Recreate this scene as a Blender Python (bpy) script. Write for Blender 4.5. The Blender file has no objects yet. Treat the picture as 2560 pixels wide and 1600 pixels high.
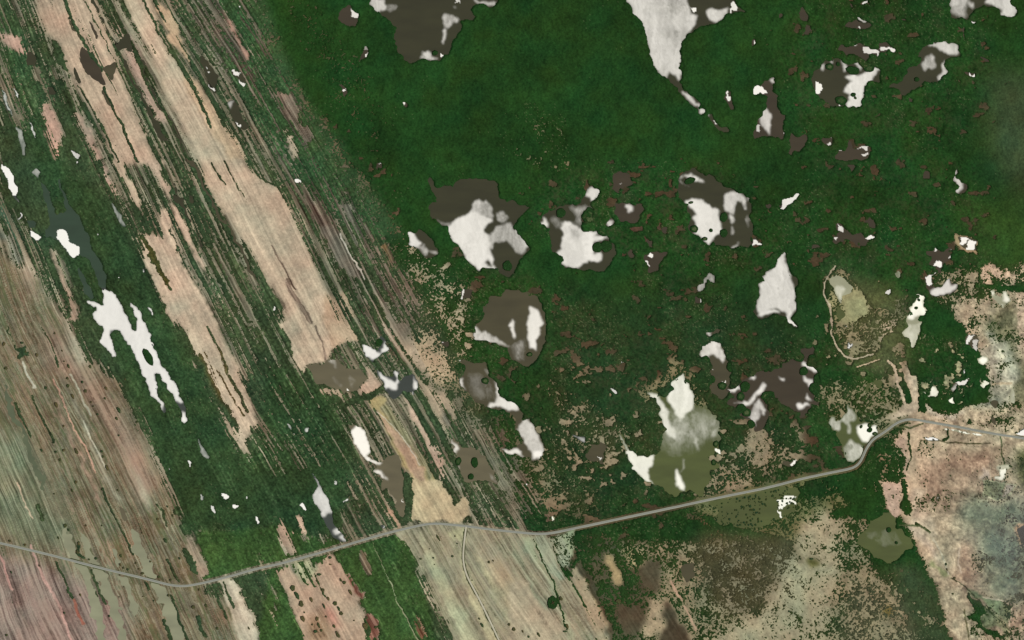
import bpy, math, random
import numpy as np

# ------------------------------------------------------------------ camera, sky, sun
K = 1.6                                   # metres on the ground per photograph pixel
random.seed(7)
scene = bpy.context.scene
sd = np.array([0.95, -0.31]); sd /= np.linalg.norm(sd)        # compass direction of the sun (east, a little south)
TILT, SUNZ = math.radians(17.0), math.radians(21.4)
cdir = np.array([-sd[0]*math.sin(TILT), -sd[1]*math.sin(TILT), math.cos(TILT)])
sdir = np.array([sd[0]*math.sin(SUNZ), sd[1]*math.sin(SUNZ), math.cos(SUNZ)])
U = np.array([0., 1., 0.]) - cdir[1]*cdir; U /= np.linalg.norm(U)
R = np.cross(U, cdir)
cam = bpy.data.cameras.new('camera'); camo = bpy.data.objects.new('camera', cam)
scene.collection.objects.link(camo); scene.camera = camo
from mathutils import Matrix, Vector
m = Matrix.Identity(4)
for i in range(3):
    m[i][0], m[i][1], m[i][2], m[i][3] = R[i], U[i], cdir[i], cdir[i]*6000
camo.matrix_world = m
cam.type = 'ORTHO'; cam.ortho_scale = 2560*K; cam.clip_start = 10; cam.clip_end = 30000

world = bpy.data.worlds.new('World'); scene.world = world; world.use_nodes = True
nt = world.node_tree; bg = nt.nodes['Background']
sky = nt.nodes.new('ShaderNodeTexSky'); sky.sky_type = 'NISHITA'; sky.sun_disc = False
sky.sun_elevation = math.pi/2 - SUNZ; sky.sun_rotation = math.atan2(sd[0], sd[1])
sky.air_density = 1.0; sky.dust_density = 1.0
nt.links.new(sky.outputs[0], bg.inputs[0]); bg.inputs[1].default_value = 0.06
sun = bpy.data.lights.new('sun', 'SUN'); sun.energy = 3.2; sun.angle = math.radians(0.5); sun.color = (1.0, 0.955, 0.875)
suno = bpy.data.objects.new('sun', sun); scene.collection.objects.link(suno)
suno.rotation_euler = Vector(sdir).to_track_quat('Z', 'Y').to_euler()
scene.view_settings.view_transform = 'Standard'; scene.view_settings.look = 'None'
scene.view_settings.exposure = 0.0; scene.view_settings.gamma = 1.0
scene.view_settings.use_curve_mapping = False

# photograph pixel -> ground (z = 0) is an affine map for this far, parallel view
A2 = np.linalg.inv(np.array([[R[0], R[1]], [U[0], U[1]]]))
def ground(px, py):
    u = (np.asarray(px, float)-1280)*K; v = (800-np.asarray(py, float))*K
    return A2[0,0]*u+A2[0,1]*v, A2[1,0]*u+A2[1,1]*v

# ------------------------------------------------------------------ noise
def lattice(seed):
    return np.random.RandomState(seed).rand(256, 256).astype(np.float32)
def vn(x, y, seed):
    t = lattice(seed)
    xi = np.floor(x).astype(np.int32); yi = np.floor(y).astype(np.int32)
    fx = (x-xi).astype(np.float32); fy = (y-yi).astype(np.float32)
    fx = fx*fx*(3-2*fx); fy = fy*fy*(3-2*fy)
    a = t[yi & 255, xi & 255]; b = t[yi & 255, (xi+1) & 255]
    c = t[(yi+1) & 255, xi & 255]; d = t[(yi+1) & 255, (xi+1) & 255]
    return (a*(1-fx)+b*fx)*(1-fy)+(c*(1-fx)+d*fx)*fy
def fbm(x, y, seed, octv=4, gain=0.5):
    s = 0; a = 1.; n = 0
    for i in range(octv):
        s = s+a*vn(x*2**i+i*17.3, y*2**i+i*9.1, seed+i); n += a*a; a *= gain
    mean = 0.5*sum(gain**i for i in range(octv))
    return (s-mean)/math.sqrt(n)/0.235        # about zero mean, unit variance
def uni(z):                                   # normal -> uniform
    return 1/(1+np.exp(-1.65*z))

# ------------------------------------------------------------------ grid (photograph pixels)
STEP = 2.0
MX = 70
gx = np.arange(-MX, 2560+MX+1, STEP, dtype=np.float32); gy = np.arange(-MX, 1600+MX+1, STEP, dtype=np.float32)
X, Y = np.meshgrid(gx, gy)
H, Wd = X.shape
TH = math.radians(28.5)
AL = X*math.sin(TH)+Y*math.cos(TH)            # along the beach ridges
wob = fbm(X/420, Y/420, 5, 2)
_a, _b = .42, .00016                          # the ridges fan out a little: steep in the west, flatter in the east
_xx = X+9*wob
AC = (_a+_b*_xx)*np.exp(-_b*Y)/_b*1.02        # across them
ACw = AC+0.7*fbm(X/45, Y/45, 6, 2)
def sfbm(la, lc, seed, octv=4, gain=.8):
    """streaks: each octave twice as fine across the ridges, but only a little shorter along them"""
    s_ = 0; g_ = 1.; n_ = 0
    for i_ in range(octv):
        s_ = s_+g_*(vn(AL/la*1.35**i_+31.7*i_, ACw/lc*1.9**i_+11.3*i_, seed+i_)-.5); n_ += g_*g_; g_ *= gain
    return s_/math.sqrt(n_)/.24
WX = (7*fbm(X/26, Y/26, 11, 3)+4.2*fbm(X/9, Y/9, 21, 3)).astype(np.float32)*0.42
WY = (7*fbm(X/26, Y/26, 31, 3)+4.2*fbm(X/9, Y/9, 41, 3)).astype(np.float32)*0.42

def tile(code, s):
    if code == 'F': ox, oy, k = 0, 0, 2560/2419
    else: ox, oy, k = int(code[0])*640, int(code[1])*400, 640/2419
    return np.array([[ox+float(a)*k, oy+float(b)*k] for a, b in (p.split(',') for p in s.split())])

def blur(a, r):
    r = int(round(r))
    if r < 1: return a
    for _ in range(2):
        for ax in (0, 1):
            p = np.pad(a, [(r+1, r) if i == ax else (0, 0) for i in (0, 1)], mode='edge')
            c = np.cumsum(p, axis=ax, dtype=np.float64)
            n = a.shape[ax]
            a = ((np.take(c, range(2*r+1, 2*r+1+n), ax)-np.take(c, range(0, n), ax))/(2*r+1)).astype(np.float32)
    return a

def window(pts, pad):
    x0, y0 = pts.min(0)-pad; x1, y1 = pts.max(0)+pad
    i0 = max(0, int((x0+MX)/STEP)); i1 = min(Wd, int((x1+MX)/STEP)+2)
    j0 = max(0, int((y0+MX)/STEP)); j1 = min(H, int((y1+MX)/STEP)+2)
    return slice(j0, max(j0, j1)), slice(i0, max(i0, i1))

def poly(pts, warp=1.0, soft=0):
    w = window(pts, 14+4*warp+soft*3)
    x = X[w]+WX[w]*warp; y = Y[w]+WY[w]*warp
    ins = np.zeros(x.shape, bool)
    n = len(pts)
    for i in range(n):
        (xa, ya), (xb, yb) = pts[i], pts[(i+1) % n]
        if ya == yb: continue
        c = (ya > y) != (yb > y)
        ins ^= c & (x < (xb-xa)*(y-ya)/(yb-ya)+xa)
    a = ins.astype(np.float32)
    return w, blur(a, soft/STEP/1.5)

def line(pts, width, warp=0.5, feather=1.2):
    w = window(pts, width+10+4*warp)
    x = X[w]+WX[w]*warp; y = Y[w]+WY[w]*warp
    d = np.full(x.shape, 1e9, np.float32)
    for (xa, ya), (xb, yb) in zip(pts[:-1], pts[1:]):
        dx, dy = xb-xa, yb-ya
        t = np.clip(((x-xa)*dx+(y-ya)*dy)/(dx*dx+dy*dy+1e-9), 0, 1)
        d = np.minimum(d, np.hypot(x-xa-t*dx, y-ya-t*dy))
    return w, np.clip((width/2+feather/2-d)/feather, 0, 1)
# ------------------------------------------------------------------ the map, traced from the photograph
# D density of tree cover, S how streaked it is, G ground colour, C foliage colour, L line of trees,
# GL line of bare ground, W open water, g wind-ruffled part of the water before it, B creek, P savannah streaks
PAL = dict(r='132,133,106', s='84,92,68', d='50,50,31', b='58,51,37', t='46,64,48', o='94,88,66', g='75,83,44', k='56,62,56', q='68,64,44', p='150,150,122')
MAP = '''
D F .62 6 : -80,-80 585,-80 610,40 640,130 720,230 800,330 880,450 960,560 1040,660 1080,780 1110,860 1180,1000 1240,1260 1240,1700 -80,1700
S F 1 30 : -80,-80 585,-80 640,150 760,330 900,560 1000,700 1060,800 1120,900 1280,1200 1500,1600 1500,1700 -80,1700
G F 118,108,82 12 : -80,-80 585,-80 640,150 760,330 900,560 1000,700 1060,800 1120,900 1240,1200 1280,1700 -80,1700
C F 48,80,47 20 : -80,-80 590,-80 640,150 760,330 900,560 1000,700 1060,800 1120,900 1240,1240 1280,1700 -80,1700
D F .76 12 : 500,-80 590,-80 720,230 860,420 960,560 1000,680 900,640 800,620 720,500 660,400 560,220
G F 100,90,70 12 : 480,-80 590,-80 720,230 860,420 1000,700 960,860 860,760 800,620 720,500 660,400 560,220 440,60
C F 46,88,48 16 : 480,-80 590,-80 720,230 860,420 960,560 860,560 720,450 560,220
D F .9 30 : 600,-80 800,300 980,560 1090,560 1000,300 700,-80
D F .9 12 : -80,60 0,100 60,320 150,520 230,690 200,720 260,850 330,870 345,960 430,1260 620,1260 800,1240 850,1060 800,900 740,900 700,850 640,700 610,640 600,800 610,1030 580,1100 540,1000 470,850 380,700 330,560 260,420 180,220 90,80 0,0 -80,-80
D F .87 16 : 560,900 650,880 740,900 790,960 740,1080 640,1120 600,1180 560,1100
D F .97 12 : 0,480 60,520 140,700 180,790 215,850 260,870 350,1010 400,1120 430,1180 440,1256 800,1256 830,1100 760,1100 640,1130 600,1120 570,1085 470,880 370,690 320,600 250,480 180,330 100,330 50,300 0,250
C F 42,78,42 14 : 0,200 60,320 200,700 350,1010 440,1256 800,1256 830,1060 790,940 640,860 610,1050 570,1085 370,690 250,480 100,330
C F 48,89,42 6 : 470,1256 660,1245 800,1280 960,1255 1000,1400 1060,1600 1060,1700 560,1700 640,1345 470,1375
C F 44,82,46 20 : 0,0 60,100 120,330 60,330 0,220
D F .96 5 : 460,1262 560,1250 660,1245 740,1285 800,1290 960,1255 1000,1400 1060,1600 1060,1700 560,1700 555,1380 470,1375
D F .05 6 : -80,560 0,600 50,640 90,660 110,720 165,780 200,850 230,870 280,900 320,1000 355,1060 380,1130 410,1200 430,1256 470,1290 480,1400 560,1430 600,1700 -80,1700
P F 1 6 : -80,640 0,600 50,640 90,660 110,720 165,780 200,850 230,870 280,900 320,1000 355,1060 380,1130 410,1200 430,1256 470,1290 480,1400 560,1430 600,1700 -80,1700
G F 158,126,102 30 : 90,760 150,780 240,900 340,1050 380,1150 330,1200 260,1040 180,920 100,860
G F 172,162,132 14 : 130,740 165,780 210,850 190,865
G F 116,120,88 40 : -80,1100 60,1000 120,1150 190,1300 120,1300 -80,1260
G F 146,118,104 30 : -80,1300 100,1320 300,1420 330,1700 -80,1700
G F 196,150,122 6 : 128,942 134,940 175,1040 205,1100 243,1190 237,1195 200,1115 160,1030
G F 174,160,128 6 : 168,930 176,935 225,1050 262,1130 300,1200 260,1160 215,1060
G F 182,166,134 10 : 300,1080 330,1130 360,1200 345,1205 320,1140
G F 196,168,134 8 : 285,-80 340,-80 372,60 395,110 430,165 455,190 500,250 545,320 590,395 625,432 655,440 690,500 720,570 745,630 770,690 795,760 790,800 770,850 735,865 712,840 690,780 650,690 610,620 570,560 520,490 480,410 440,330 395,230 350,120 310,50
D F .03 1 : 285,-80 340,-80 372,60 395,110 430,165 455,190 480,230 520,290 560,350 592,400 625,432 655,440 690,500 720,570 745,630 770,690 795,760 790,800 770,850 735,865 712,840 690,780 650,690 610,620 570,560 520,490 480,410 440,330 395,230 350,120 310,50
G 00 190,158,126 10 : 320,-80 880,-80 960,200 1060,450 1200,820 1330,1120 1500,1560 1090,1560 960,1200 850,1000 730,800 640,650 560,420 480,330 380,200
D 00 .13 2 : 320,-80 880,-80 960,200 1060,450 1200,820 1330,1120 1500,1560 1090,1560 960,1200 850,1000 730,800 640,650 560,420 480,330 380,200
G 00 186,152,126 8 : 1110,200 1300,470 1370,700 1450,930 1600,1180 1500,1180 1400,1000 1250,650 1100,300
D 00 .35 6 : 1110,200 1300,470 1370,700 1450,930 1600,1180 1500,1180 1400,1000 1250,650 1100,300
G 00 196,160,120 4 : 1450,20 1620,90 1680,300 1780,520 1780,620 1700,500 1600,350 1540,180
D 00 .08 2 : 1470,20 1600,80 1660,280 1780,520 1790,620 1700,480 1600,350 1540,180
G 00 205,168,128 6 : 1740,620 1850,760 2080,1090 2330,1512 2160,1512 1900,1080 1760,830
D 00 .12 2 : 1740,660 1850,800 2080,1130 2320,1512 2160,1512 1900,1080 1760,830
G 00 190,150,124 4 : 0,330 150,320 200,400 270,520 200,520 60,440
D 00 .15 2 : 30,330 180,330 210,420 260,530 200,500 100,480 40,420
G 00 188,146,120 4 : 400,960 480,980 540,1120 600,1260 560,1330 580,1512 520,1512 450,1280 400,1130
D 00 .18 2 : 400,960 480,980 540,1120 600,1260 560,1330 580,1512 520,1512 450,1280 400,1130
D 00 .1 2 : 700,1040 760,1080 850,1220 960,1512 900,1512 800,1280 720,1130
G 00 188,152,124 4 : 700,1040 760,1080 850,1220 960,1512 900,1512 800,1280 720,1130
D 00 .1 2 : 290,640 340,650 390,760 350,760 290,700
D 00 .15 3 : 480,590 540,640 610,760 560,790 500,680
D 00 1 1 : 470,370 530,360 560,430 620,560 660,680 600,640 540,580 490,440
D 00 1 2 : 740,900 790,960 860,1120 830,1130 760,1000
G 00 82,70,54 10 : 1990,200 2080,240 2250,330 2330,600 2419,700 2419,1060 2280,820 2160,560 2060,400
D 00 .45 8 : 1990,200 2080,240 2250,330 2330,600 2419,700 2419,1060 2280,820 2160,560 2060,400
G 00 190,142,116 3 : 2070,80 2200,250 2270,420 2370,560 2360,600 2290,540 2200,330 2120,180
D 00 .05 1 : 2070,80 2200,250 2270,420 2370,560 2360,600 2290,540 2200,330 2120,180
D 01 .1 2 : 940,0 1000,80 1060,250 1130,350 1060,300 1000,150
G 01 186,150,124 4 : 920,0 1000,80 1060,250 1130,350 1060,300 960,150
D 01 .04 1 : 1040,-10 1120,-10 1230,180 1330,430 1310,480 1240,380 1130,150
G 01 198,166,132 4 : 1040,-10 1120,-10 1230,180 1330,430 1310,480 1240,380 1130,150
D 01 .15 2 : 1290,-10 1570,-10 1500,80 1620,280 1640,420 1560,360 1480,180 1380,60
G 01 190,156,126 5 : 1290,-10 1570,-10 1500,80 1620,280 1640,420 1560,360 1480,180 1380,60
D 01 .3 3 : 1560,-10 1620,60 1720,300 1660,300 1590,120
D 01 .05 1 : 1470,500 1560,480 1660,700 1700,860 1760,1060 1880,1220 1960,1370 2040,1530 1610,1530 1560,1330 1460,1150 1400,1000 1340,850 1290,700 1440,700 1560,740
G 01 202,172,138 4 : 1470,480 1580,460 1660,700 1700,860 1760,1060 1880,1220 1960,1370 2040,1530 1610,1530 1560,1330 1460,1150 1400,1000 1340,850 1290,700 1440,700 1560,740
C 01 70,86,40 6 : 1310,690 1420,820 1500,1000 1640,1240 1560,1200 1440,1000
D 01 1 1 : 1310,690 1370,710 1420,820 1500,1000 1640,1250 1600,1240 1540,1130 1440,1000
D 01 .8 1 : 1600,600 1640,700 1700,860 1680,860 1620,720
D 01 .12 2 : 1610,400 1680,440 1760,640 1860,840 1960,1060 1900,1000 1800,800 1700,640
G 01 200,166,134 4 : 1600,400 1680,440 1760,640 1860,840 1960,1060 1900,1000 1800,800 1700,640
G 01 170,146,118 14 : 220,930 250,930 300,1080 400,1300 330,1350 240,1150
D 01 .06 2 : 0,900 60,960 110,1130 180,1230 230,930 260,960 300,1080 400,1300 500,1330 620,1530 0,1530
D 01 .12 2 : 490,840 540,920 640,1180 690,1290 650,1290 560,1080 490,920
D 01 .2 2 : 560,880 640,1000 710,1210 690,1220 600,1000
D 01 .05 1 : 630,1320 700,1330 730,1400 740,1512 680,1512 650,1400
G 01 180,148,118 3 : 480,840 540,920 640,1180 740,1512 680,1512 560,1080
G 01 84,92,74 8 : -10,700 0,620 100,700 160,800 220,960 150,990 60,800
D 01 .3 4 : -10,640 60,700 160,820 220,960 150,990 60,850 0,760
C 01 62,110,78 6 : 0,350 60,480 150,640 200,760 270,940 240,930 140,760 60,600 0,480
D 02 .05 1 : 1640,-10 1760,170 1860,370 1880,480 1950,650 2100,870 2130,950 2170,1000 2230,1130 2160,1060 2120,940 2040,800 1960,660 1880,480 1850,420 1870,350 1740,120
D 02 .1 1 : 1640,-10 2030,-10 2120,180 2200,350 2300,560 2400,830 2430,1060 2360,960 2340,1100 2370,1310 2300,1230 2220,1130 2240,980 2160,860 2050,700 1980,500 1880,350 1780,150
G 02 200,170,136 5 : 1640,-10 2030,-10 2120,180 2200,350 2300,560 2400,830 2430,1060 2360,960 2340,1100 2370,1310 2300,1230 2200,1130 2120,940 2000,760 1880,480 1850,420 1850,350 1740,120
C 02 80,84,44 10 : 1850,250 2050,700 2200,880 2300,1000 2340,900 2200,600 2080,300 1900,150
L 02 .92 14 : 1890,330 1940,470 2030,640 2120,840 2190,1000
L 02 .85 10 : 1950,60 2060,260 2150,500 2260,700 2330,860
L 02 .85 7 : 2060,480 2140,620 2230,800 2300,900
D 02 .3 4 : 620,-10 700,40 750,150 800,260 760,200 680,80
D 02 1 1 : 60,60 100,120 150,250 230,240 260,340 180,360 140,260 90,130
D 12 .04 1 : 220,0 300,0 600,-10 760,-10 660,160 700,300 670,400 560,440 490,410 460,500 400,440 330,230
G 12 196,168,134 4 : 200,0 300,0 600,-10 760,-10 800,160 700,300 670,400 560,440 490,410 460,500 400,440 330,230
GL 12 116,96,76 6 : 560,60 610,180 640,280 660,380
G 11 176,146,112 5 : 600,1500 640,1300 740,1300 860,1240 960,1512
D 12 .12 3 : 640,-10 800,-10 960,180 800,200 720,260 690,180
G 12 192,158,122 4 : 640,-10 860,-10 980,180 800,220 720,260 690,180
C 12 90,92,44 6 : 760,60 840,60 820,160 770,130
D 12 .04 1 : 1030,430 1090,470 1170,620 1080,700 980,700 960,640 1060,560
G 12 196,162,130 3 : 1030,430 1090,470 1170,620 1080,700 980,700 960,640 1060,560
D 12 .2 2 : 820,190 880,260 980,440 940,420 860,320
D 12 .4 4 : 590,650 780,660 800,720 700,720 620,700
G 12 186,158,124 3 : 560,640 780,660 800,720 700,720 620,720
D 12 .2 2 : 1210,-10 1300,60 1400,220 1340,340 1290,200 1220,70
D 12 .4 16 : 1300,-10 1560,-10 1660,100 1850,300 1830,560 1780,640 1600,560 1480,430 1360,300
G 12 190,162,128 16 : 1180,-10 1560,-10 1660,100 1850,300 1900,560 1780,640 1600,560 1480,430 1360,300
S 12 .3 20 : 1300,-10 1900,-10 1900,760 1600,700 1400,300
D 12 .5 6 : 1850,200 2050,230 2040,320 1880,360
G 12 198,164,128 6 : 1850,200 2050,230 2240,300 2040,350 1880,360
D 12 .3 4 : 1500,560 1620,760 1700,900 1800,1050 1900,900 1800,700
G 12 176,148,116 10 : 1500,560 1620,760 1700,900 1800,1050 1900,900 1800,700
D 12 .3 1 : 1400,730 1480,870 1560,1010 1650,1170 1750,1290 1780,1380 1760,1512 1660,1330 1560,1100 1450,880
G 12 192,160,130 3 : 1400,730 1490,830 1580,960 1650,1130 1780,1290 1780,1390 1820,1530 1760,1530 1660,1300 1500,980 1450,880
D 12 .02 1 : 1080,740 1160,720 1240,740 1220,800 1140,830 1150,870 1250,1080 1290,1190 1340,1270 1400,1400 1460,1420 1460,1512 1740,1512 1660,1440 1480,1150 1330,950 1260,810 1160,830 1090,820
G 12 168,148,96 4 : 1060,740 1160,720 1240,740 1220,800 1150,870 1250,1080 1290,1190 1340,1270 1400,1400 1460,1420 1460,1530 1740,1530 1640,1400 1480,1200 1330,950 1260,810 1160,860 1090,820
G 12 124,118,82 2 : 1170,820 1260,810 1310,900 1400,1000 1480,1150 1600,1340 1660,1440 1650,1512 1560,1400 1460,1210 1320,1030 1200,880
G 12 182,146,112 2 : 1150,880 1200,930 1330,1050 1470,1220 1560,1400 1600,1530 1500,1530 1430,1330 1300,1130 1200,990
D 12 .3 2 : 1180,1040 1260,1130 1290,1270 1220,1230 1170,1120
D 13 .02 1 : 1480,-10 1750,-10 1830,150 1890,240 1960,160 2050,330 1990,360 1960,410 1700,405 1500,390 1470,350
G 13 196,168,124 3 : 1450,-10 1750,-10 1830,150 1890,240 1960,160 2050,330 1990,360 1960,410 1700,405 1480,395 1470,350
D 13 .1 1 : 1220,200 1280,300 1370,430 1320,440 1260,330
G 13 176,136,104 2 : 1200,200 1280,300 1380,440 1320,440 1260,330
G 13 180,150,120 6 : 200,370 340,370 400,560 400,700 320,700 230,560
D 13 .2 2 : 210,370 280,480 330,560 390,690 310,690 240,560
D 13 .1 1 : 380,350 440,360 470,440 520,530 490,510 430,440
G 13 190,156,126 4 : 280,380 450,350 530,540 480,520 330,460
G 13 184,152,120 4 : 190,860 310,810 370,900 550,850 560,790 640,715 740,710 800,790 850,880 930,950 1000,1100 960,1180 1030,1290 1090,1400 1170,1560 440,1560 410,1400 360,1250 300,1120 240,970
D 13 .04 1 : 205,870 310,810 370,900 400,960 550,880 550,800 640,720 740,710 800,790 850,880 930,950 1000,1100 960,1180 1030,1290 1020,1400 1080,1560 440,1560 410,1400 360,1250 300,1120 240,970
G 13 190,118,98 14 : 640,1180 720,1180 780,1330 760,1400 690,1300
G 13 150,116,84 14 : 480,1350 620,1200 720,1400 740,1530 500,1530
D 13 .35 3 : 370,770 500,760 560,860 480,990 400,960
G 13 180,168,124 5 : 370,770 500,760 560,860 480,960 400,940
G 13 112,62,46 3 : 850,890 930,950 1000,1110 970,1160 1060,1240 1180,1300 1190,1390 1150,1530 1090,1530 1050,1380 1010,1200 960,1080
D 13 .05 1 : 850,890 930,950 1000,1110 970,1160 1060,1240 1180,1300 1190,1390 1150,1530 1100,1530 1050,1380 1010,1200 960,1080
G 13 128,104,78 2 : 960,650 1020,660 1070,780 1140,930 1150,1030 1060,880 980,720
D 13 .15 2 : 960,650 1020,660 1070,780 1100,900 1060,880 980,720
D 13 .1 1 : 1290,780 1330,800 1340,850 1300,830
D 13 .1 1 : 1410,1075 1450,1110 1450,1150 1420,1130
D 13 .1 1 : 1480,1190 1550,1310 1620,1500 1590,1500 1540,1400
G 13 120,82,56 4 : 1280,770 1350,800 1480,1080 1560,1300 1640,1530 1560,1530 1400,1120
D 13 .1 1 : 0,940 60,1100 150,1250 210,1370 200,1420 140,1290 60,1150
G 13 170,146,112 2 : -20,900 60,1100 150,1250 220,1370 200,1420 140,1290 60,1150
D 13 .05 1 : 0,680 60,780 150,960 220,1150 240,1210 200,1180 110,930 40,800
G 13 108,96,66 2 : -20,640 60,780 150,960 220,1150 240,1210 200,1180 110,930 40,800
D 03 .05 1 : 1740,560 1810,530 1870,650 1990,880 1900,930 1860,880 1800,740
G 03 168,146,116 3 : 1740,560 1810,530 1870,650 1990,880 1900,950 1860,880 1800,740
D 03 .96 1 : 1730,630 1790,650 1860,820 1860,880 1800,840 1750,740
D 03 0 1 : 2060,945 2240,960 2270,1070 2330,1180 2380,1330 2440,1420 2440,1560 2260,1560 2200,1330 2120,1120
G 03 192,174,142 2 : 2060,945 2240,960 2270,1070 2330,1180 2380,1330 2440,1420 2440,1560 2260,1560 2200,1330 2120,1120
D 12 .02 1 : 1470,2400 1470,2000
D 23 .05 2 : -1130,470 -910,440 -450,420 0,510 340,530 430,700 520,920 640,960 760,1120 840,1260 910,1400 920,1700 -500,1700 -620,1350 -700,1170 -840,890 -930,720
G 23 160,149,116 6 : -1130,470 -910,440 -450,420 0,510 340,530 430,700 520,920 640,960 760,1120 840,1260 910,1400 920,1700 -500,1700 -620,1350 -700,1170 -840,890 -930,720
P 23 .4 6 : -1060,530 -910,440 -450,420 0,510 340,530 430,700 520,920 640,960 760,1120 840,1260 910,1400 920,1700 -500,1700 -620,1350 -700,1170 -840,890 -930,720
G 13 178,170,128 3 : 1510,470 1560,480 1640,640 1760,830 1870,1060 2000,1290 2120,1560 1960,1560 1860,1290 1740,1060 1680,900 1600,700
G 13 178,170,124 3 : 1790,450 1960,450 1960,600 1880,590 1820,520
G 13 182,170,126 3 : 1925,600 1955,600 1950,800 2060,1030 2280,1530 2180,1530 1990,1060 1930,860
G 13 180,166,124 4 : 2050,690 2150,740 2230,930 2330,1130 2440,1330 2440,1420 2330,1260 2200,1000
G 13 176,154,116 8 : 2180,780 2300,740 2440,930 2440,1350 2330,1150
G 23 184,164,128 5 : -30,980 80,920 150,960 240,1140 330,1210 430,1290 500,1400 460,1560 -30,1560
G 23 162,160,122 3 : 0,600 80,720 160,900 260,1100 330,1200 300,1210 200,1060 90,860 0,700
G 23 158,156,118 3 : 90,540 190,540 250,700 300,830 400,1000 480,1180 540,1350 620,1560 560,1560 440,1250 380,1050 300,900 200,760 130,640
G 23 152,156,122 3 : 200,540 330,520 410,700 450,830 520,920 450,930 350,870 290,750
G 23 146,152,118 3 : 340,540 600,470 610,560 560,760 500,850 430,720
D 23 .3 4 : 340,530 600,470 600,700 560,860 470,800 400,640
G 23 172,148,112 4 : 560,820 620,810 700,980 800,1140 900,1400 900,1560 800,1560 660,1160 560,950
D 23 .2 4 : 560,820 620,810 700,980 800,1140 900,1400 900,1560 800,1560 660,1160 560,950
G F 134,118,90 60 : 1250,880 1400,860 1500,940 1460,1200 1250,1230 1200,1050
D F .62 30 : 960,560 1090,640 1130,700 1080,860 1200,1000 1300,980 1400,1000 1480,1100 1400,1230 1250,1230 1130,1100 1050,850 940,700
G F 168,150,120 20 : 940,500 1000,520 1080,640 1130,760 1110,850 1020,830 960,680
S F .2 20 : 960,560 1090,640 1130,700 1110,860 1200,1000 1100,1000 1000,800
D F .8 40 : 1180,220 1320,240 1370,400 1250,430 1190,350
G F 122,114,84 20 : 1190,200 1500,260 1360,420 1180,400
D F .9 60 : 1300,700 1900,640 1920,1000 1700,1150 1400,1150 1250,950
C F 33,66,32 80 : 1300,700 1900,700 1920,1100 1400,1230 1250,1230
C F 50,80,46 50 : 2330,160 2500,180 2500,700 2420,500 2350,400 2330,300
C F 42,84,34 60 : 2280,460 2500,460 2500,680 2300,640
D F .58 30 : 1280,900 1420,960 1500,1020 1450,1110 1330,1060
D F .58 20 : 1640,1080 1860,1030 1900,1090 1800,1140 1690,1170
G F 144,128,100 16 : 1310,960 1500,980 1900,1000 1900,1100 1690,1180 1300,1150
D F .5 8 : 1600,840 1640,900 1680,960 1700,980 1690,1000 1640,950 1610,880 1560,920 1520,960 1510,920 1560,890
G F 128,116,84 8 : 1590,830 1650,890 1690,960 1710,990 1690,1010 1640,950 1610,880 1570,930 1520,1000 1500,930 1560,890
D F .35 8 : 1760,960 1800,1000 1830,1060 1800,1110 1760,1080
D F .58 14 : 1900,940 1960,900 2040,880 2110,860 2130,940 2150,980 2110,1030 1990,1040 1930,960
G F 136,124,94 20 : 1880,940 1960,640 2120,640 2150,980 2110,1030 1990,1040 1930,960
D F .5 4 : 1965,640 2010,640 2050,720 2120,740 2120,780 2085,830 2010,840 1975,790 1955,720
G F 136,126,94 8 : 1950,640 2010,640 2050,720 2140,740 2120,780 2085,840 2010,850 1975,800 1955,720
S F 0 30 : 1950,600 2500,600 2500,1600 1950,1600
C F 66,92,52 30 : 1950,620 2140,700 2150,900 2000,860
D F .7 20 : 2150,790 2290,820 2310,940 2180,960
D F .84 20 : 2150,790 2270,800 2290,900 2180,930
G F 172,156,118 20 : 2150,780 2330,800 2330,980 2170,980
D F .5 20 : 2150,640 2500,610 2500,740 2250,760
G F 160,142,112 14 : 2200,640 2500,610 2500,740 2250,760
D F .08 10 : 2250,725 2330,705 2400,690 2500,640 2500,1700 2340,1700 2270,1560 2230,1480 2210,1380 2170,1310 2130,1220 2100,1160 2080,1100 2110,1040 2150,1000 2130,920 2110,860 2120,850 2150,900 2170,970 2260,970 2330,950 2340,880 2290,800
G F 190,162,130 14 : 2210,700 2330,690 2400,680 2500,620 2500,1700 2340,1700 2270,1560 2230,1480 2210,1380 2170,1310 2130,1220 2060,1160 2080,1100 2100,1040 2150,1000 2130,920 2100,850 2120,840 2150,900 2170,970 2260,970 2330,950 2340,880 2270,780
G F 164,134,108 16 : 2190,1090 2330,1060 2380,1120 2330,1180 2240,1230 2170,1150
G F 174,144,116 20 : 2250,1280 2420,1400 2500,1480 2500,1560 2350,1520 2280,1420
G F 140,124,92 14 : 2330,760 2400,700 2400,860 2470,860 2470,990 2360,930 2340,830
G F 108,100,62 12 : 2400,1060 2500,1060 2500,1180 2410,1150
G F 134,130,102 24 : 2300,1160 2350,1190 2440,1180 2480,1300 2400,1440 2340,1400 2320,1300 2280,1220
D F .38 24 : 2360,1190 2440,1180 2500,1260 2500,1400 2400,1400 2350,1320
C F 76,92,66 20 : 2280,1150 2500,1150 2500,1420 2300,1420
G F 205,170,140 1 : 2403,690 2500,688 2500,832 2408,830
G F 184,166,138 10 : 2270,910 2320,940 2300,830 2380,800 2410,880 2380,960 2300,960
D F .45 4 : 1640,1130 1900,1130 2000,1120 2060,1120 2060,1190 1980,1200 1900,1280 1800,1260 1640,1210
G F 104,102,66 8 : 1640,1180 1900,1120 2060,1110 2060,1190 1980,1200 1900,1280 1800,1260 1640,1210
D F .8 10 : 1880,1140 2060,1100 2120,1180 2110,1230 2030,1200 1960,1170 1890,1190
D F .5 20 : 1370,1260 1560,1200 1640,1200 1700,1260 1900,1290 2000,1210 2060,1230 2060,1320 2100,1340 2200,1420 2240,1560 2260,1700 1500,1700 1440,1560 1400,1400
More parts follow.
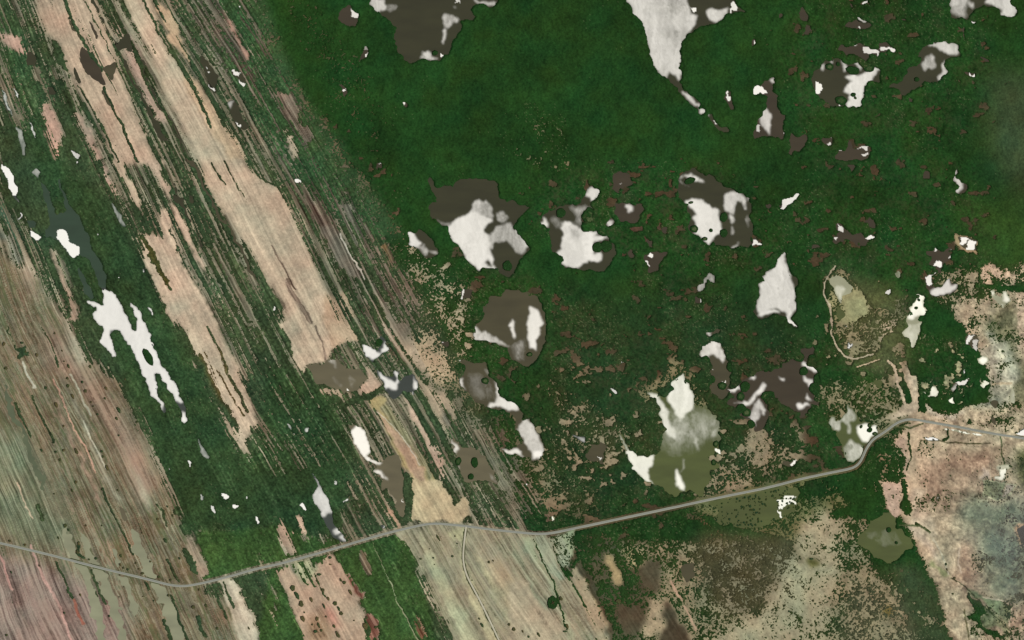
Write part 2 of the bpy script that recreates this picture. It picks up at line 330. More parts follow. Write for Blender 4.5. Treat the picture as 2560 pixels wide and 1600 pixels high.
D F .86 10 : 1380,1250 1560,1200 1650,1230 1720,1280 1560,1270 1440,1280
S F .15 30 : 1370,1260 1640,1200 2300,1200 2300,1700 1500,1700 1400,1400
G F 142,130,100 20 : 1400,1300 1560,1270 1900,1290 2000,1210 2060,1230 2060,1320 2100,1340 2200,1420 2240,1560 2260,1700 1560,1700 1500,1560
G F 158,148,116 14 : 1880,1300 1890,1230 1950,1200 2000,1230 2000,1330 1960,1420 1930,1600 1920,1700 1650,1700 1620,1520 1720,1480 1800,1440 1840,1340
D F .3 14 : 1880,1290 1900,1230 1950,1200 1990,1240 1980,1330 1960,1420 1930,1600 1920,1700 1680,1700 1650,1530 1740,1480 1800,1440 1840,1340
C F 66,82,52 30 : 1640,1260 1900,1260 1900,1430 1700,1470 1620,1330
D F .62 16 : 1640,1290 1720,1270 1880,1290 1830,1400 1780,1450 1680,1430
G F 124,116,92 20 : 1640,1290 1720,1270 1880,1290 1830,1400 1780,1450 1680,1430
C F 70,92,62 40 : 2000,1350 2200,1400 2260,1700 1950,1700
C F 48,78,45 20 : 2090,1330 2170,1330 2220,1420 2240,1520 2300,1700 2200,1700 2160,1480
D F .72 16 : 2090,1320 2170,1320 2210,1400 2240,1500 2280,1620 2200,1620 2150,1480
G 23 80,73,54 8 : 600,540 900,560 1060,620 1180,760 1400,760 1400,1050 1320,1110 1290,1300 1180,1450 1180,1560 960,1560 900,1330 830,1150 740,980 620,780
D 23 .58 8 : 600,540 900,560 1060,620 1180,760 1400,760 1400,1050 1320,1110 1290,1300 1180,1450 1180,1560 960,1560 900,1330 830,1150 740,980 620,780
D 23 .02 4 : 600,740 660,800 740,950 820,1080 870,1260 930,1400 960,1560 920,1560 860,1330 800,1150 720,980 640,860
D 23 .02 8 : 1210,800 1360,780 1390,880 1390,1040 1300,1030 1150,1000 1240,960
D 23 .04 8 : 1000,1200 1200,1200 1290,1300 1180,1440 1080,1450 1010,1330
D 23 .02 6 : 1440,1130 1530,1230 1570,1340 1650,1400 1700,1560 1380,1560 1440,1430 1470,1350 1430,1250
G 23 70,62,46 6 : 1440,1130 1530,1230 1570,1340 1650,1400 1700,1560 1380,1560 1440,1430 1470,1350 1430,1250
G 23 176,148,106 6 : 870,680 960,720 1050,940 1040,1000 980,980 900,800
D 23 .15 4 : 870,680 960,720 1050,940 1040,1000 980,980 900,800
G 23 176,154,120 8 : 1290,1120 1400,1180 1430,1300 1440,1400 1300,1500 1200,1450 1300,1330
D 23 .25 5 : 1290,1120 1400,1180 1430,1300 1440,1400 1300,1500 1200,1450 1300,1330
G 23 170,150,112 8 : 1020,640 1110,640 1240,700 1240,800 1100,830
G 23 92,72,46 20 : 1700,440 2100,440 2100,560 1750,560
GL 23 176,146,118 7 : 1500,960 1550,1050 1600,1140
GL 23 176,146,118 6 : 1620,1190 1680,1300 1740,1410
G 33 108,92,48 8 : 1110,1180 1190,1210 1170,1310 1100,1280
G 33 94,92,52 6 : 350,760 500,750 500,810 400,840
D 33 .02 5 : 350,760 500,750 500,810 350,840 320,700 250,600 310,620
G 33 100,92,68 6 : 150,560 260,600 320,700 350,840 300,700 150,640
G 33 194,164,138 4 : 1100,0 1240,0 1260,100 1230,200 1260,330 1200,360 1130,240 1110,120
D 33 .04 3 : 1040,-10 1240,-10 1270,100 1220,200 1250,330 1200,350 1130,240 1110,120
D 33 .85 4 : 1250,0 1310,0 1310,100 1340,180 1340,340 1290,360 1250,240 1280,120
G 33 196,170,140 5 : 1340,120 1400,60 1480,120 1500,260 1600,500 1560,560 1450,480 1380,420 1340,300
G 33 198,172,144 6 : 1230,450 1400,440 1520,540 1600,740 1640,820 1560,740 1500,640 1370,540 1300,500
D 33 1 1 : 1900,1060 1960,1150 2050,1190 2040,1270 1980,1290 1900,1180
D 33 .9 4 : 1860,1270 2000,1280 2010,1370 2100,1420 2150,1430 2240,1500 2150,1500 2000,1400
G 33 128,130,94 2 : 1890,1010 1960,1030 2040,1110 2180,1130 2290,1180 2290,1400 2240,1370 2060,1160 1900,1080
G 33 130,124,90 2 : 2010,1290 2070,1190 2280,1400 2280,1530 2200,1420 2120,1380 2050,1410 2000,1340
G 33 140,132,92 3 : 1525,750 1600,820 1690,850 1720,900 1690,930 1600,850 1530,820
GL 33 196,170,140 5 : 2030,1110 2170,1130 2270,1170 2300,1240 2280,1380
GL 33 74,76,48 4 : 1730,930 1860,1000 1960,1100 2080,1230 2180,1330 2290,1430 2320,1530
GL 33 204,180,150 6 : 1560,560 1650,730 1710,890
GL 33 196,168,140 5 : 1810,640 1790,760 1820,880
GL 33 78,84,50 5 : 1240,430 1380,430 1450,440 1530,500
GL 33 110,96,66 5 : 1850,1230 1880,1360 1900,1512
L 33 .95 8 : 1400,410 1450,440 1530,490
G 32 190,164,134 6 : 1050,0 1250,0 1240,120 1080,240 1000,300 900,330 940,290 1060,260
G 32 194,170,140 5 : 1130,370 1220,400 1250,560 1350,760 1300,400 1330,330 1420,600 1440,760 1440,860 1280,940 1100,960 1200,860 1280,760 1210,540
D 32 .05 2 : 1150,360 1180,380 1210,450 1250,560 1300,700 1345,760 1350,700 1310,540 1230,400 1300,380 1350,450 1420,600 1420,720 1400,800 1440,860 1400,910 1240,920 1120,960 1060,980 1100,900 1200,850 1280,780 1240,600
D 32 .4 4 : 1130,190 1290,200 1310,330 1180,380 1140,280
L 32 .97 40 : 1220,160 1120,210 1110,300 1070,420 1020,480 960,540
L 32 .97 24 : 1120,300 1190,400 1240,480 1280,600 1310,700 1325,760
L 32 .97 20 : 1260,180 1330,250 1340,400 1370,500
L 32 .95 18 : 1100,300 960,340 840,390 760,400 690,350
GL 31 178,164,136 5 : 640,1000 580,1080 530,1160 525,1260 580,1370 600,1530
GL 32 178,162,134 6 : 590,-10 610,150 660,260 720,340 820,370 900,350 980,320
GL 32 196,170,140 8 : 1130,385 1190,440 1225,560 1260,700 1290,800
GL 32 196,170,138 5 : 840,440 960,400 1050,370
L 31 .97 14 : 600,1010 530,1080 490,1170 500,1300 545,1400 560,1560
L 32 .97 14 : 560,-10 580,150 630,280 700,370
G 32 206,184,156 5 : 1460,790 1520,800 1600,860 1660,880 1800,860 1850,860 1840,890 1740,950 1660,920 1560,900 1480,850
D 32 .04 3 : 1440,780 1520,800 1600,860 1660,880 1800,860 1870,880 1900,940 1740,960 1560,920 1440,900
G 32 208,190,160 6 : 2060,120 2150,160 2200,260 2280,400 2360,560 2300,600 2200,540 2120,400 2110,280
D 32 .04 3 : 2060,60 2150,160 2200,260 2280,400 2360,560 2300,600 2140,560 2120,400 2090,280
D 32 .9 3 : 1400,760 1440,750 1540,770 1640,860 1700,860 1820,830 1860,860 1700,890 1560,860 1470,790 1500,850 1460,890 1410,830
D 32 .7 5 : 1860,870 1940,1010 1880,1000
G 32 200,170,146 2 : 2020,1400 2110,1410 2110,1500 2020,1500
G 32 204,192,160 2 : 2200,1370 2280,1380 2270,1420 2190,1420
G 33 132,130,96 1 : 2040,5 2250,30 2180,180 2050,165
G 33 204,176,152 1 : 2260,40 2340,50 2320,110 2190,180
GL 33 196,184,144 3 : 2040,0 2045,165 2180,185 2300,130 2340,50 2220,35 2040,0
GL 32 190,160,130 3 : 2105,1090 2110,1300 2105,1512
GL 32 76,84,50 4 : 2205,1110 2205,1260 2240,1370
GL 32 74,70,44 4 : 1440,1140 1620,1140 1740,1165 1900,1160 2100,1165
GL 32 70,76,44 5 : 1200,1010 1340,1030 1420,990 1460,980
L 32 .8 6 : 1330,1070 1350,1280 1310,1420
GL 32 194,166,132 8 : 2110,610 2200,600 2300,600
D 32 .72 6 : 960,1180 1130,1060 1220,1080 1200,1150 1270,1220 1290,1380 1310,1512 930,1512 920,1320
G 32 188,156,130 5 : 1200,1150 1300,1060 1320,1150 1330,1512 1290,1512 1270,1300
G 32 140,116,90 8 : 960,1280 1060,1250 1150,1300 1200,1512 1000,1512
D 31 .3 4 : 2000,1060 2100,960 2200,1010 2220,1100 2160,1140 2100,1020 2060,1060 2120,1130 2020,1180
G 31 196,166,136 6 : 1990,1060 2100,960 2220,1010 2419,980 2419,1190 2000,1180
D 31 .4 10 : 2230,1000 2450,980 2450,1180 2240,1160
D 31 .98 4 : 1940,1170 2100,1170 2419,1190 2419,1230 2050,1200 1940,1200
L 31 .98 12 : 1950,1180 2100,1180 2300,1205 2450,1235
D 31 .15 6 : 700,1250 860,1240 940,1330 960,1450 700,1530 640,1530 720,1400
G 31 152,146,104 6 : 600,1090 720,1100 950,1300 980,1530 560,1530
L 00 .99 12 : 590,-20 680,180 770,360 870,540 960,660
L 00 .95 6 : 800,-20 870,150 960,330 1080,560 1200,820 1330,1120 1500,1530
L 00 .97 10 : 980,820 1070,1020 1160,1200 1240,1380 1300,1530
L 00 .9 7 : 730,780 860,1000 960,1200 1060,1400 1120,1530
L 00 .95 12 : 1270,480 1370,740 1480,960 1620,1180 1700,1350 1790,1530
L 01 .97 16 : 1790,-10 1900,200 2000,400 2150,660 2300,900 2430,1100
L 01 .92 8 : 1490,-10 1580,180 1700,430 1800,620 1900,800 2010,1000 2140,1250 2240,1450 2280,1530
L 00 .95 9 : 1340,-20 1500,300 1700,620 1840,860 1990,1200
L 00 .98 8 : 1790,590 1900,750 2100,1070 2230,1280 2370,1530
L 01 .98 7 : 2350,0 2440,150
L 11 .98 8 : 0,110 40,170 90,200 180,240
L 11 .95 6 : 180,240 320,180 400,50
L 00 .85 6 : 1430,430 1470,500
L 01 .92 8 : 1990,20 2060,130 2130,230
L 01 .85 6 : 2120,10 2200,160 2290,310 2330,360
L 12 .96 10 : 1440,-10 1540,200
L 13 .97 8 : 1800,20 1850,140 1890,230
L 12 1 22 : 840,800 920,760 1010,740 1080,720 1180,650
L 13 1 24 : 1420,-40 1425,150 1420,380
L 13 .98 8 : 1465,-10 1460,200 1462,390
GL 11 112,88,68 5 : 150,820 210,930 300,1080 375,1220
GL 11 114,92,72 14 : 300,1130 330,1230 400,1330 450,1430 520,1530
GL 11 206,190,164 5 : 790,700 860,830 950,970 1020,1130
GL 12 196,180,150 3 : 1140,870 1290,990 1430,1170 1550,1370
L 03 .95 9 : 530,780 590,900 640,1020 690,1130
L 03 .9 12 : 800,820 860,1000 920,1090
L 03 .9 10 : 860,850 920,1000 990,1170
L 03 .95 12 : 740,590 730,700 790,730
L 03 .9 8 : 1160,490 1200,600 1260,700
L 03 .9 7 : 970,100 1060,320 1130,440 1180,540
L 03 .95 10 : 1620,1100 1680,1280 1740,1430 1790,1530
L 03 .95 12 : 1870,1290 1900,1400 1950,1480
L 03 .95 8 : 2010,1000 2060,1130 2140,1300
L 03 .9 7 : 2110,960 2160,1100 2210,1210
L 03 .9 8 : 1480,240 1540,300 1580,440
L 03 .95 9 : 1550,1330 1590,1430 1620,1530
L 03 .8 14 : 350,240 400,370
L 03 .9 6 : 1580,740 1640,870 1680,960
L 03 .9 8 : 1370,960 1410,1040
L 02 .9 12 : 140,780 200,900 290,1100
L 02 .8 9 : 300,720 370,880 460,1050 500,1150
L 02 .9 6 : 380,30 460,200 560,440
GL 02 196,146,116 6 : 500,560 560,680 640,870 700,1020 800,1200 900,1440
GL 02 204,190,156 5 : 790,960 880,1160 1000,1400
GL 02 172,164,134 6 : 670,510 750,680 860,900
GL 02 176,168,140 7 : 210,400 290,560 330,640
GL 03 196,150,130 8 : 290,620 400,900 540,1150 680,1512
GL 03 190,140,122 7 : -10,700 60,870 110,1030
GL 03 160,94,72 10 : 700,1140 740,1260 790,1360
GL 03 206,176,138 4 : 160,30 230,200 300,370
GL 13 140,150,100 2.5 : 1060,500 1130,660 1240,900 1330,1130 1430,1320 1540,1530
L 13 .9 7 : 410,840 440,920 490,990
L 13 .9 7 : 430,770 520,950 560,1010
L 13 .9 5 : 560,900 650,1100
L 23 .96 6 : 200,560 280,720 380,950 440,1100
L 23 .95 8 : 430,1080 470,1250 520,1400
L 23 .9 7 : 0,300 60,280 160,440
L 23 .8 6 : 380,630 500,880 660,1130 820,1460
L 32 .9 7 : 1700,1030 1700,1100 1650,1140
V F .55 40 : 1880,-80 2320,-80 2340,240 2200,420 1960,420 1820,300
V F .8 40 : 1260,400 1700,400 1860,520 1860,640 1600,640 1450,600 1260,560
V F .6 40 : 1860,440 2300,380 2330,600 2140,680 1900,660
V F .7 40 : 1480,640 1720,640 1720,800 1560,820
V F .6 30 : 2120,600 2350,600 2330,700 2140,760
V F .7 30 : 1100,900 1480,880 1480,1230 1240,1220 1140,1080
V F .8 30 : 1700,880 2100,860 2140,1000 1980,1100 1700,1200
V F .45 30 : 690,180 800,300 920,420 960,520 860,480 760,330
V F .9 20 : 2150,800 2280,800 2300,930 2180,940
V F .75 50 : 1060,600 1300,660 1560,820 1900,800 2120,640 2140,1000 1980,1130 1480,1260 1240,1250 1100,1000
W 10 d 1 : 1090,-300 1090,70 1130,110 1200,160 1280,200 1310,330 1330,420 1380,500 1420,570 1490,590 1520,560 1600,580 1740,580 1780,540 1840,460 1890,350 1940,270 1960,200 2040,190 2090,140 2020,90 2050,40 2130,40 2250,60 2300,0 2330,-300
g .75 3 : 1090,-20 1090,70 1130,115 1200,100 1220,40 1210,-20
g .35 3 : 1220,50 1300,20 1340,60 1260,130 1200,90
g .6 3 : 1760,130 1900,170 1930,210 1860,240 1820,290 1780,260 1760,190
g .75 2 : 1770,290 1800,280 1800,370 1780,430 1750,400
g .7 2 : 1570,470 1640,480 1660,540 1720,560 1690,575 1550,550 1580,520
g 1 1 : 1740,490 1775,540 1740,545
g .8 1 : 1870,0 1920,10 1880,40
g .5 2 : 1870,60 1890,60 1890,120
g .7 2 : 2050,0 2290,0 2260,45 2120,35
W 10 b 1 : 860,60 770,100 780,180 860,250 940,260 960,180 980,130 940,90 880,50
g .9 1 : 905,70 970,100 980,140 930,180 900,150
W 10 b .5 : 1000,480 1040,430 1060,500 1050,530 1010,555 950,590 980,540
g 1 1 : 1010,520 1055,500 1030,550
g .35 1 : 1000,480 1040,430 1050,480
W 10 b .5 : 780,790 860,830 870,880 830,930 815,860
g 1 .6 : 815,860 850,830 860,850 825,875
W 10 b .5 : 1380,970 1420,955 1450,1000 1410,1020
g 1 .6 : 1380,975 1420,955 1405,1000
G 10 116,98,78 3 : 160,800 230,850 330,900 380,1000 420,1130 500,1200 525,1280 510,1330 470,1410 430,1330 380,1230 300,1110 240,1010 180,880
D 10 .03 1 : 160,800 230,850 330,900 380,1000 420,1130 500,1200 525,1280 510,1330 470,1410 430,1330 380,1230 300,1110 240,1010 180,880
D 10 .1 2 : 260,1180 350,1300 430,1480 350,1480 300,1320 270,1250
G 10 186,160,128 3 : 260,1180 350,1300 430,1480 350,1480 300,1320 270,1250
W 20 d 1 : 1090,-300 1100,20 1145,80 1160,160 1230,240 1260,360 1280,450 1310,560 1320,620 1390,660 1420,730 1520,810 1560,860 1700,990 1780,1070 1880,1130 1960,1210 2050,1290 2060,1250 1960,1160 1860,1050 1790,1010 1700,910 1610,830 1600,740 1590,650 1590,560 1610,440 1670,340 1750,260 1880,250 1960,200 2060,140 2150,120 2230,140 2150,60 2120,0 2100,-300
g .74 2 : 1090,-300 1100,20 1145,80 1160,160 1230,240 1260,360 1280,450 1310,560 1320,620 1390,660 1420,730 1460,760 1480,700 1530,720 1560,775 1590,740 1590,560 1610,440 1670,340 1700,270 1740,210 1760,150 1700,130 1660,30 1640,-300
g .55 16 : 1330,-200 1600,-200 1620,60 1560,120 1400,40
g .5 14 : 1500,280 1620,300 1600,420 1540,440
g 1 .8 : 1700,80 1760,70 1760,100 1730,110
g .75 3 : 1830,120 1900,80 1990,90 2050,90 2040,140 1960,190 1890,200 1850,170
g .95 1 : 2070,20 2100,0 2150,115 2100,100 2070,130
g .8 1.5 : 1570,840 1650,880 1720,960 1800,1020 1860,1070 1870,1110 1800,1070 1720,990 1640,910
g .9 1 : 1900,1120 1960,1150 1930,1160
g 1 1 : 1910,1180 1935,1190 1925,1210
W 20 b .6 : 2240,370 2290,360 2310,450 2260,450
g 1 .6 : 2275,370 2295,400 2275,410
W 20 b .6 : 2040,870 2070,860 2075,940 2095,1030 2050,1040 2030,960 2000,950
g .95 .8 : 2055,870 2070,950 2040,950
W 20 b .9 : 2270,830 2300,820 2370,830 2400,780 2440,760 2480,720 2500,790 2470,830 2480,880 2520,890 2515,970 2550,1060 2600,1110 2560,1160 2570,1230 2550,1340 2490,1310 2400,1320 2350,1290 2290,1320 2270,1270 2300,1180 2340,1050 2400,1010 2410,960 2400,900 2340,890 2310,910 2280,890
g 1 1 : 2270,830 2300,820 2370,830 2415,880 2340,880 2310,905 2280,890
g .7 2 : 2450,770 2480,725 2490,780 2540,785 2470,795
g .75 3 : 2340,1060 2390,1015 2430,1080 2440,1180 2425,1290 2400,1250 2340,1170
g .8 1 : 2300,1180 2335,1170 2330,1250 2305,1240
g 1 1 : 2555,1240 2590,1230 2560,1270
g .9 1 : 2515,875 2545,880 2530,890
W 30 d 1 : 430,690 490,640 500,570 560,550 640,550 720,570 760,620 860,600 910,620 1070,620 1040,730 1090,740 980,780 900,830 910,900 870,1000 880,1050 800,1010 740,1040 650,1000 590,990 540,930 470,890 410,860 400,760
g .88 3 : 1070,620 1040,660 1030,720 980,780 930,780 900,830 905,890 890,960 870,1000 880,1045 790,1010 745,1035 740,980 780,960 760,900 700,860 740,820 800,770 730,740 740,710 870,700 960,670 1010,630
g 1 1 : 440,780 500,800 530,840 490,875 435,860
g .8 2 : 500,620 530,600 520,680 490,660
g .8 2 : 570,570 600,550 600,600
g .65 3 : 720,570 760,640 725,690
g .8 2 : 820,600 900,610 880,660
g 1 .8 : 660,980 720,1000 690,1005
W 30 d 1 : 1400,480 1480,450 1530,430 1600,400 1660,370 1720,410 1780,370 1790,480 1840,510 1830,470 1860,410 1895,430 1870,490 1850,520 1700,560 1680,620 1670,700 1600,770 1460,770 1400,850 1310,860 1290,910 1250,880 1240,830 1060,840 1060,800 1150,800 1280,740 1310,640 1400,640 1440,560
g .72 4 : 1520,440 1600,400 1660,370 1720,410 1780,380 1790,480 1780,510 1700,510 1600,470
g .55 4 : 1440,600 1500,540 1560,520 1580,640 1540,650 1510,620 1470,670 1440,640
g .7 3 : 1650,600 1700,570 1670,640 1680,690 1650,740 1600,765 1590,710 1630,680
B 30 b 4 : 1850,400 1855,300 1865,200
W 30 d .9 : 1700,-300 1720,50 1740,170 1840,180 1890,230 1910,150 1950,90 2050,60 2150,90 2200,150 2260,160 2320,190 2350,120 2300,20 2280,-300
g .55 5 : 1700,-300 1880,-300 1890,20 1840,100 1860,200 1820,150 1750,100 1710,20
g .75 3 : 2040,40 2150,-100 2280,-100 2350,100 2320,185 2270,150 2200,170 2200,110 2120,50
g .5 3 : 1900,0 1950,30 1930,110 1900,60
W 30 d .6 : 1900,180 1950,200 2020,190 1940,225
g .95 1 : 1900,180 1950,200 2020,190 1940,225
W 30 b .8 : 650,460 700,430 790,450 870,400 900,390 910,430 1000,470 1040,470 1050,400 1150,410 1190,450 1180,480 1070,530 960,510 930,580 840,540 730,530 660,490
g .9 1 : 900,440 990,465 1040,490 1050,520 960,500 900,500
g .95 1 : 1050,470 1150,430 1190,455 1180,480 1070,490
g .95 1 : 800,450 850,420 820,450
W 30 b .8 : 690,260 740,200 830,190 970,210 950,280 850,295 770,280
g .95 .8 : 850,250 880,250 870,295
W 30 d .8 : 830,160 870,120 890,180 950,150 950,180 900,205 860,180
g .7 2 : 830,160 870,120 890,180 950,150 950,180 900,205 860,180
W 30 b .8 : 740,30 780,25 830,80 780,90
W 30 d .5 : 890,30 940,-20 945,10 900,40
g .9 1 : 890,30 940,-20 945,10 900,40
W 30 b .8 : 260,110 290,60 330,80 400,150 370,180 300,170
g .95 1 : 255,110 285,65 280,120
W 30 b .8 : 330,240 370,215 415,260 380,330 340,300
W 30 b .8 : 190,1470 210,1400 210,1340 230,1240 270,1270 360,1260 370,1330 350,1400 360,1450 290,1420 250,1430 230,1480
W 30 b .8 : 510,1390 520,1300 560,1300 600,1280 680,1290 700,1310 640,1310 620,1370 590,1375
g .9 1 : 590,1285 680,1300 650,1310
g .8 1 : 570,1360 600,1340 615,1365 590,1375
W 30 b .9 : 620,1480 680,1420 740,1400 740,1320 800,1350 790,1400 850,1400 960,1390 970,1480 900,1520 640,1520
g .9 1 : 840,1410 870,1395 960,1390 940,1420 900,1410
g .9 1 : 870,1470 940,1440 950,1470 910,1480
g .9 1 : 655,1440 700,1425 670,1450
W 30 b .7 : 1820,680 1880,690 1990,710 1960,740 1890,730
g 1 1 : 1900,690 1930,715 1990,715 1960,740 1910,735
W 30 b .7 : 1230,130 1300,170 1320,220 1290,215 1240,160
W 30 b .7 : 1990,530 2070,560 2060,590 2010,560
W 30 b .7 : 1320,920 1390,920 1390,960 1340,960
W 30 b .7 : 100,140 150,140 150,180 110,180
B 30 d 3 : 2450,760 2200,800 2215,950 2150,1010 2210,1090 2150,1180
B 30 d 2.5 : 2450,1290 2380,1340 2300,1390 2230,1350
W 11 d 1 : 1610,80 1640,170 1700,230 1760,250 1860,240 1900,180 2000,150 2100,190 2260,200 2300,300 2340,350 2419,370 2530,400 2580,440 2540,500 2480,560 2450,640 2480,720 2590,810 2580,860 2530,940 2480,1020 2460,1050 2380,1110 2330,1100 2290,1060 2240,1040 2130,1040 2080,1080 2050,1000 1960,900 1900,800 1850,720 1800,660 1750,620 1680,560 1640,490 1560,450 1640,430 1680,380 1680,300 1620,240
g .6 3 : 2050,390 2110,370 2170,410 2230,440 2230,540 2130,520 2020,500
g .45 4 : 2270,500 2330,490 2390,550 2350,600 2280,560
g .6 4 : 2210,680 2300,620 2419,590 2450,650 2500,720 2590,790 2520,890 2470,880 2419,820 2350,770 2310,780 2270,760 2240,840 2210,760
g .4 4 : 1710,570 1790,590 1850,590 1780,630
g .9 2.5 : 1790,660 1870,560 1970,540 2020,480 2120,510 2230,540 2250,580 2170,600 2150,660 2210,700 2240,770 2230,870 2240,970 2270,1045 2130,1040 2080,1030 2030,960 1960,890 1900,800 1850,720
g 0 2 : 2160,920 2200,960 2240,1010 2200,1010 2170,960
W 11 d .8 : 1440,680 1510,680 1560,650 1640,730 1730,850 1735,910 1650,940 1590,930 1540,860 1510,830 1440,810 1460,750
g .9 2 : 1440,680 1510,680 1530,730 1580,780 1540,830 1500,830 1440,810 1470,770
g .6 3 : 1540,820 1590,790 1640,870 1600,930 1570,890
g .6 3 : 1640,870 1700,850 1735,910 1660,900
W 11 b .5 : 1150,20 1200,25 1200,90 1170,100 1130,60
g 1 .8 : 1150,20 1200,25 1170,32
g .9 .8 : 1170,85 1215,90 1190,105
W 11 b .5 : 1930,1220 2040,1230 2030,1300 1935,1310
g .95 .8 : 1940,1225 1965,1225 1958,1305 1935,1300
W 11 d .4 : 940,290 990,325 960,320
g 1 1 : 935,285 995,330 960,325
W 11 d .4 : 370,175 420,210 405,245 378,220
g 1 1 : 370,175 420,210 405,245 378,220
W 11 d .4 : 150,1370 190,1400 180,1420 150,1410
g .9 1 : 150,1370 190,1400 180,1420 150,1410
W 11 d .4 : 1235,185 1275,195 1240,200
g 1 1 : 1230,180 1280,195 1240,205
W 11 d .4 : 860,-5 900,20 880,18
g .9 1 : 855,-8 905,25 880,22
G 11 92,76,60 4 : 420,200 520,420 640,560 760,700 700,680 580,620 480,400
D 11 .06 2 : 400,200 470,330 580,420 660,520 700,600 780,700 860,820 940,960 1010,1110 960,1120 860,1060 780,1000 700,860 620,700 560,560 470,400
G 11 106,94,76 4 : 600,640 700,600 780,700 860,820 940,960 1010,1110 960,1140 880,1060 780,1000 700,860
D 11 .15 3 : 780,400 880,420 930,560 900,600 840,560
G 11 116,104,84 4 : 780,400 880,420 930,560 900,600 840,560
G 11 112,92,52 4 : 1150,790 1200,800 1300,940 1290,1050 1230,930
D 11 .2 3 : 1150,790 1200,800 1300,940 1290,1050 1230,930
D 11 .35 4 : 1020,620 1080,680 1140,760 1080,740
G F 108,94,74 20 : 860,560 960,640 1010,760 950,820 880,700
W F q .9 : 1140,760 1115,775 1120,800 1150,810 1185,820 1210,855 1245,865 1275,850 1285,820 1292,780 1290,740 1270,700 1240,688 1200,680 1160,700 1140,730
g .95 1.5 : 1248,722 1272,735 1280,770 1270,800 1272,830 1255,820 1250,790 1243,765 1250,745
g .9 2 : 1213,755 1220,790 1210,800 1207,770
g .7 4 : 1120,765 1135,780 1160,790 1190,810 1205,820 1180,815 1150,812 1120,800 1115,775
g .3 6 : 1210,820 1240,800 1240,850 1215,850
W 21 d .9 : 265,600 300,510 330,470 410,440 500,420 620,410 660,330 700,280 740,265 830,272 862,320 830,350 770,365 765,400 800,480 780,500 700,460 660,520 670,600 700,650 830,650 930,740 930,780 960,780 1000,850 970,950 880,1030 780,1080 640,1020 580,1020 470,1000 440,900 400,880 360,890 360,640
g .5 5 : 560,430 650,450 700,420 760,450 800,490 760,470 690,450 650,520 660,590 620,590 600,490
g .8 3 : 700,290 750,270 830,272 860,320 830,350 770,365 700,330
g .35 5 : 380,540 440,570 480,590 450,640 380,590
g .9 1.5 : 305,510 330,570 355,600 355,630 265,600 300,570
g .9 3 : 480,590 560,600 620,610 680,640 820,660 820,690 760,720 830,710 930,740 840,760 780,780 760,830 770,870 850,880 840,930 800,970 740,930 660,1000 590,1020 470,990 440,910 410,870 470,860 460,800 480,720 460,650
g .6 10 : 520,620 640,620 680,700 600,740 520,700
W 21 b .8 : 880,570 930,510 970,580 945,650 890,610
g .75 2 : 885,570 940,550 960,590 940,640 900,610
W 21 b 1 : 980,400 1060,400 1180,420 1240,440 1230,560 1130,590 1010,580 960,500
g .85 1.5 : 1060,415 1130,440 1140,480 1110,495 1070,450
W 21 d .9 : 1560,190 1600,130 1700,70 1780,110 1830,120 1940,180 2060,270 2130,300 2220,350 2270,450 2260,560 2280,640 2270,720 2260,820 2150,810 2080,850 2000,800 1940,800 1910,770 1870,810 1800,760 1710,700 1650,620 1700,540 1640,470 1650,400 1580,350
g .92 2.5 : 1650,370 1740,350 1800,370 1840,420 1900,450 1970,490 1960,530 2000,600 1960,680 1920,720 1890,770 1860,815 1830,770 1760,720 1710,690 1750,650 1700,560 1740,530 1700,470 1650,420
g .72 4 : 2010,330 2080,310 2130,300 2200,380 2230,470 2200,450 2180,400 2120,400 2110,480 2090,530 2040,490 2010,470
g .75 2 : 2050,510 2100,560 2080,590 2040,550
g .5 3 : 2200,340 2240,370 2220,400
g .4 4 : 2210,500 2240,560 2230,640 2210,580
g .8 2 : 1600,160 1680,130 1750,150 1830,200 1800,220 1720,180 1640,160 1580,190
g .75 1.5 : 1580,200 1680,240 1620,225
g .9 1.5 : 2070,835 2120,790 2140,740 2130,800 2080,840
g .7 2 : 2060,590 2100,670 2080,700
W 21 b .7 : 2270,800 2300,720 2330,760 2370,790 2370,810
g .95 1 : 2270,800 2300,740 2330,770 2370,790 2370,808
W 21 b .9 : 1230,950 1290,850 1340,850 1400,850 1470,860 1440,940 1380,980 1340,1050 1270,1090 1290,1000
g .98 1 : 1280,890 1320,850 1340,880 1320,920
g .95 1 : 1230,945 1290,960 1310,1010 1270,980
W 21 b 1 : 940,200 980,110 1070,120 1150,210 1050,280 1010,310 910,260
g .8 1 : 1020,225 1045,235 1030,245
W 21 d .8 : 1740,1180 1810,1100 1850,1040 1920,1090 1900,1160 1830,1140 1800,1220 1760,1240
g .5 2 : 1740,1180 1810,1100 1850,1040 1920,1090 1900,1160 1830,1140 1800,1220 1760,1240
W 21 b .8 : 1730,1290 1780,1300 1830,1260 1810,1360 1740,1340
g .9 1 : 1780,1300 1830,1270 1800,1360
W 21 d .3 : 1290,1450 1335,1470 1325,1480
g 1 1 : 1290,1450 1335,1470 1325,1480
G 21 84,64,50 6 : 880,700 1000,600 1300,600 1480,640 1520,850 1300,1100 1060,900
D 21 .86 6 : 1080,800 1240,790 1340,700 1470,680 1440,760 1300,800 1120,950
D 21 .75 10 : 1580,600 1650,650 1640,750 1560,700
W 21 b 1 : 1390,640 1470,640 1440,710 1400,700
W 21 b 1 : 1270,770 1350,760 1340,830 1280,820
W 21 b 1 : 1090,860 1140,820 1150,920 1090,940
W 21 b 1 : 1450,990 1530,990 1500,1030 1460,1020
W 31 d .8 : 155,830 175,900 200,1040 240,1090 290,1110 290,1190 250,1220 250,1310 290,1380 285,1440 230,1500 240,1530 295,1590 270,1590 190,1530 150,1480 60,1450 0,1480 -60,1510 -100,1500 -130,1440 -220,1440 -110,1400 -100,1330 -70,1240 -100,1170 -60,1100 0,1050 70,1020 110,940
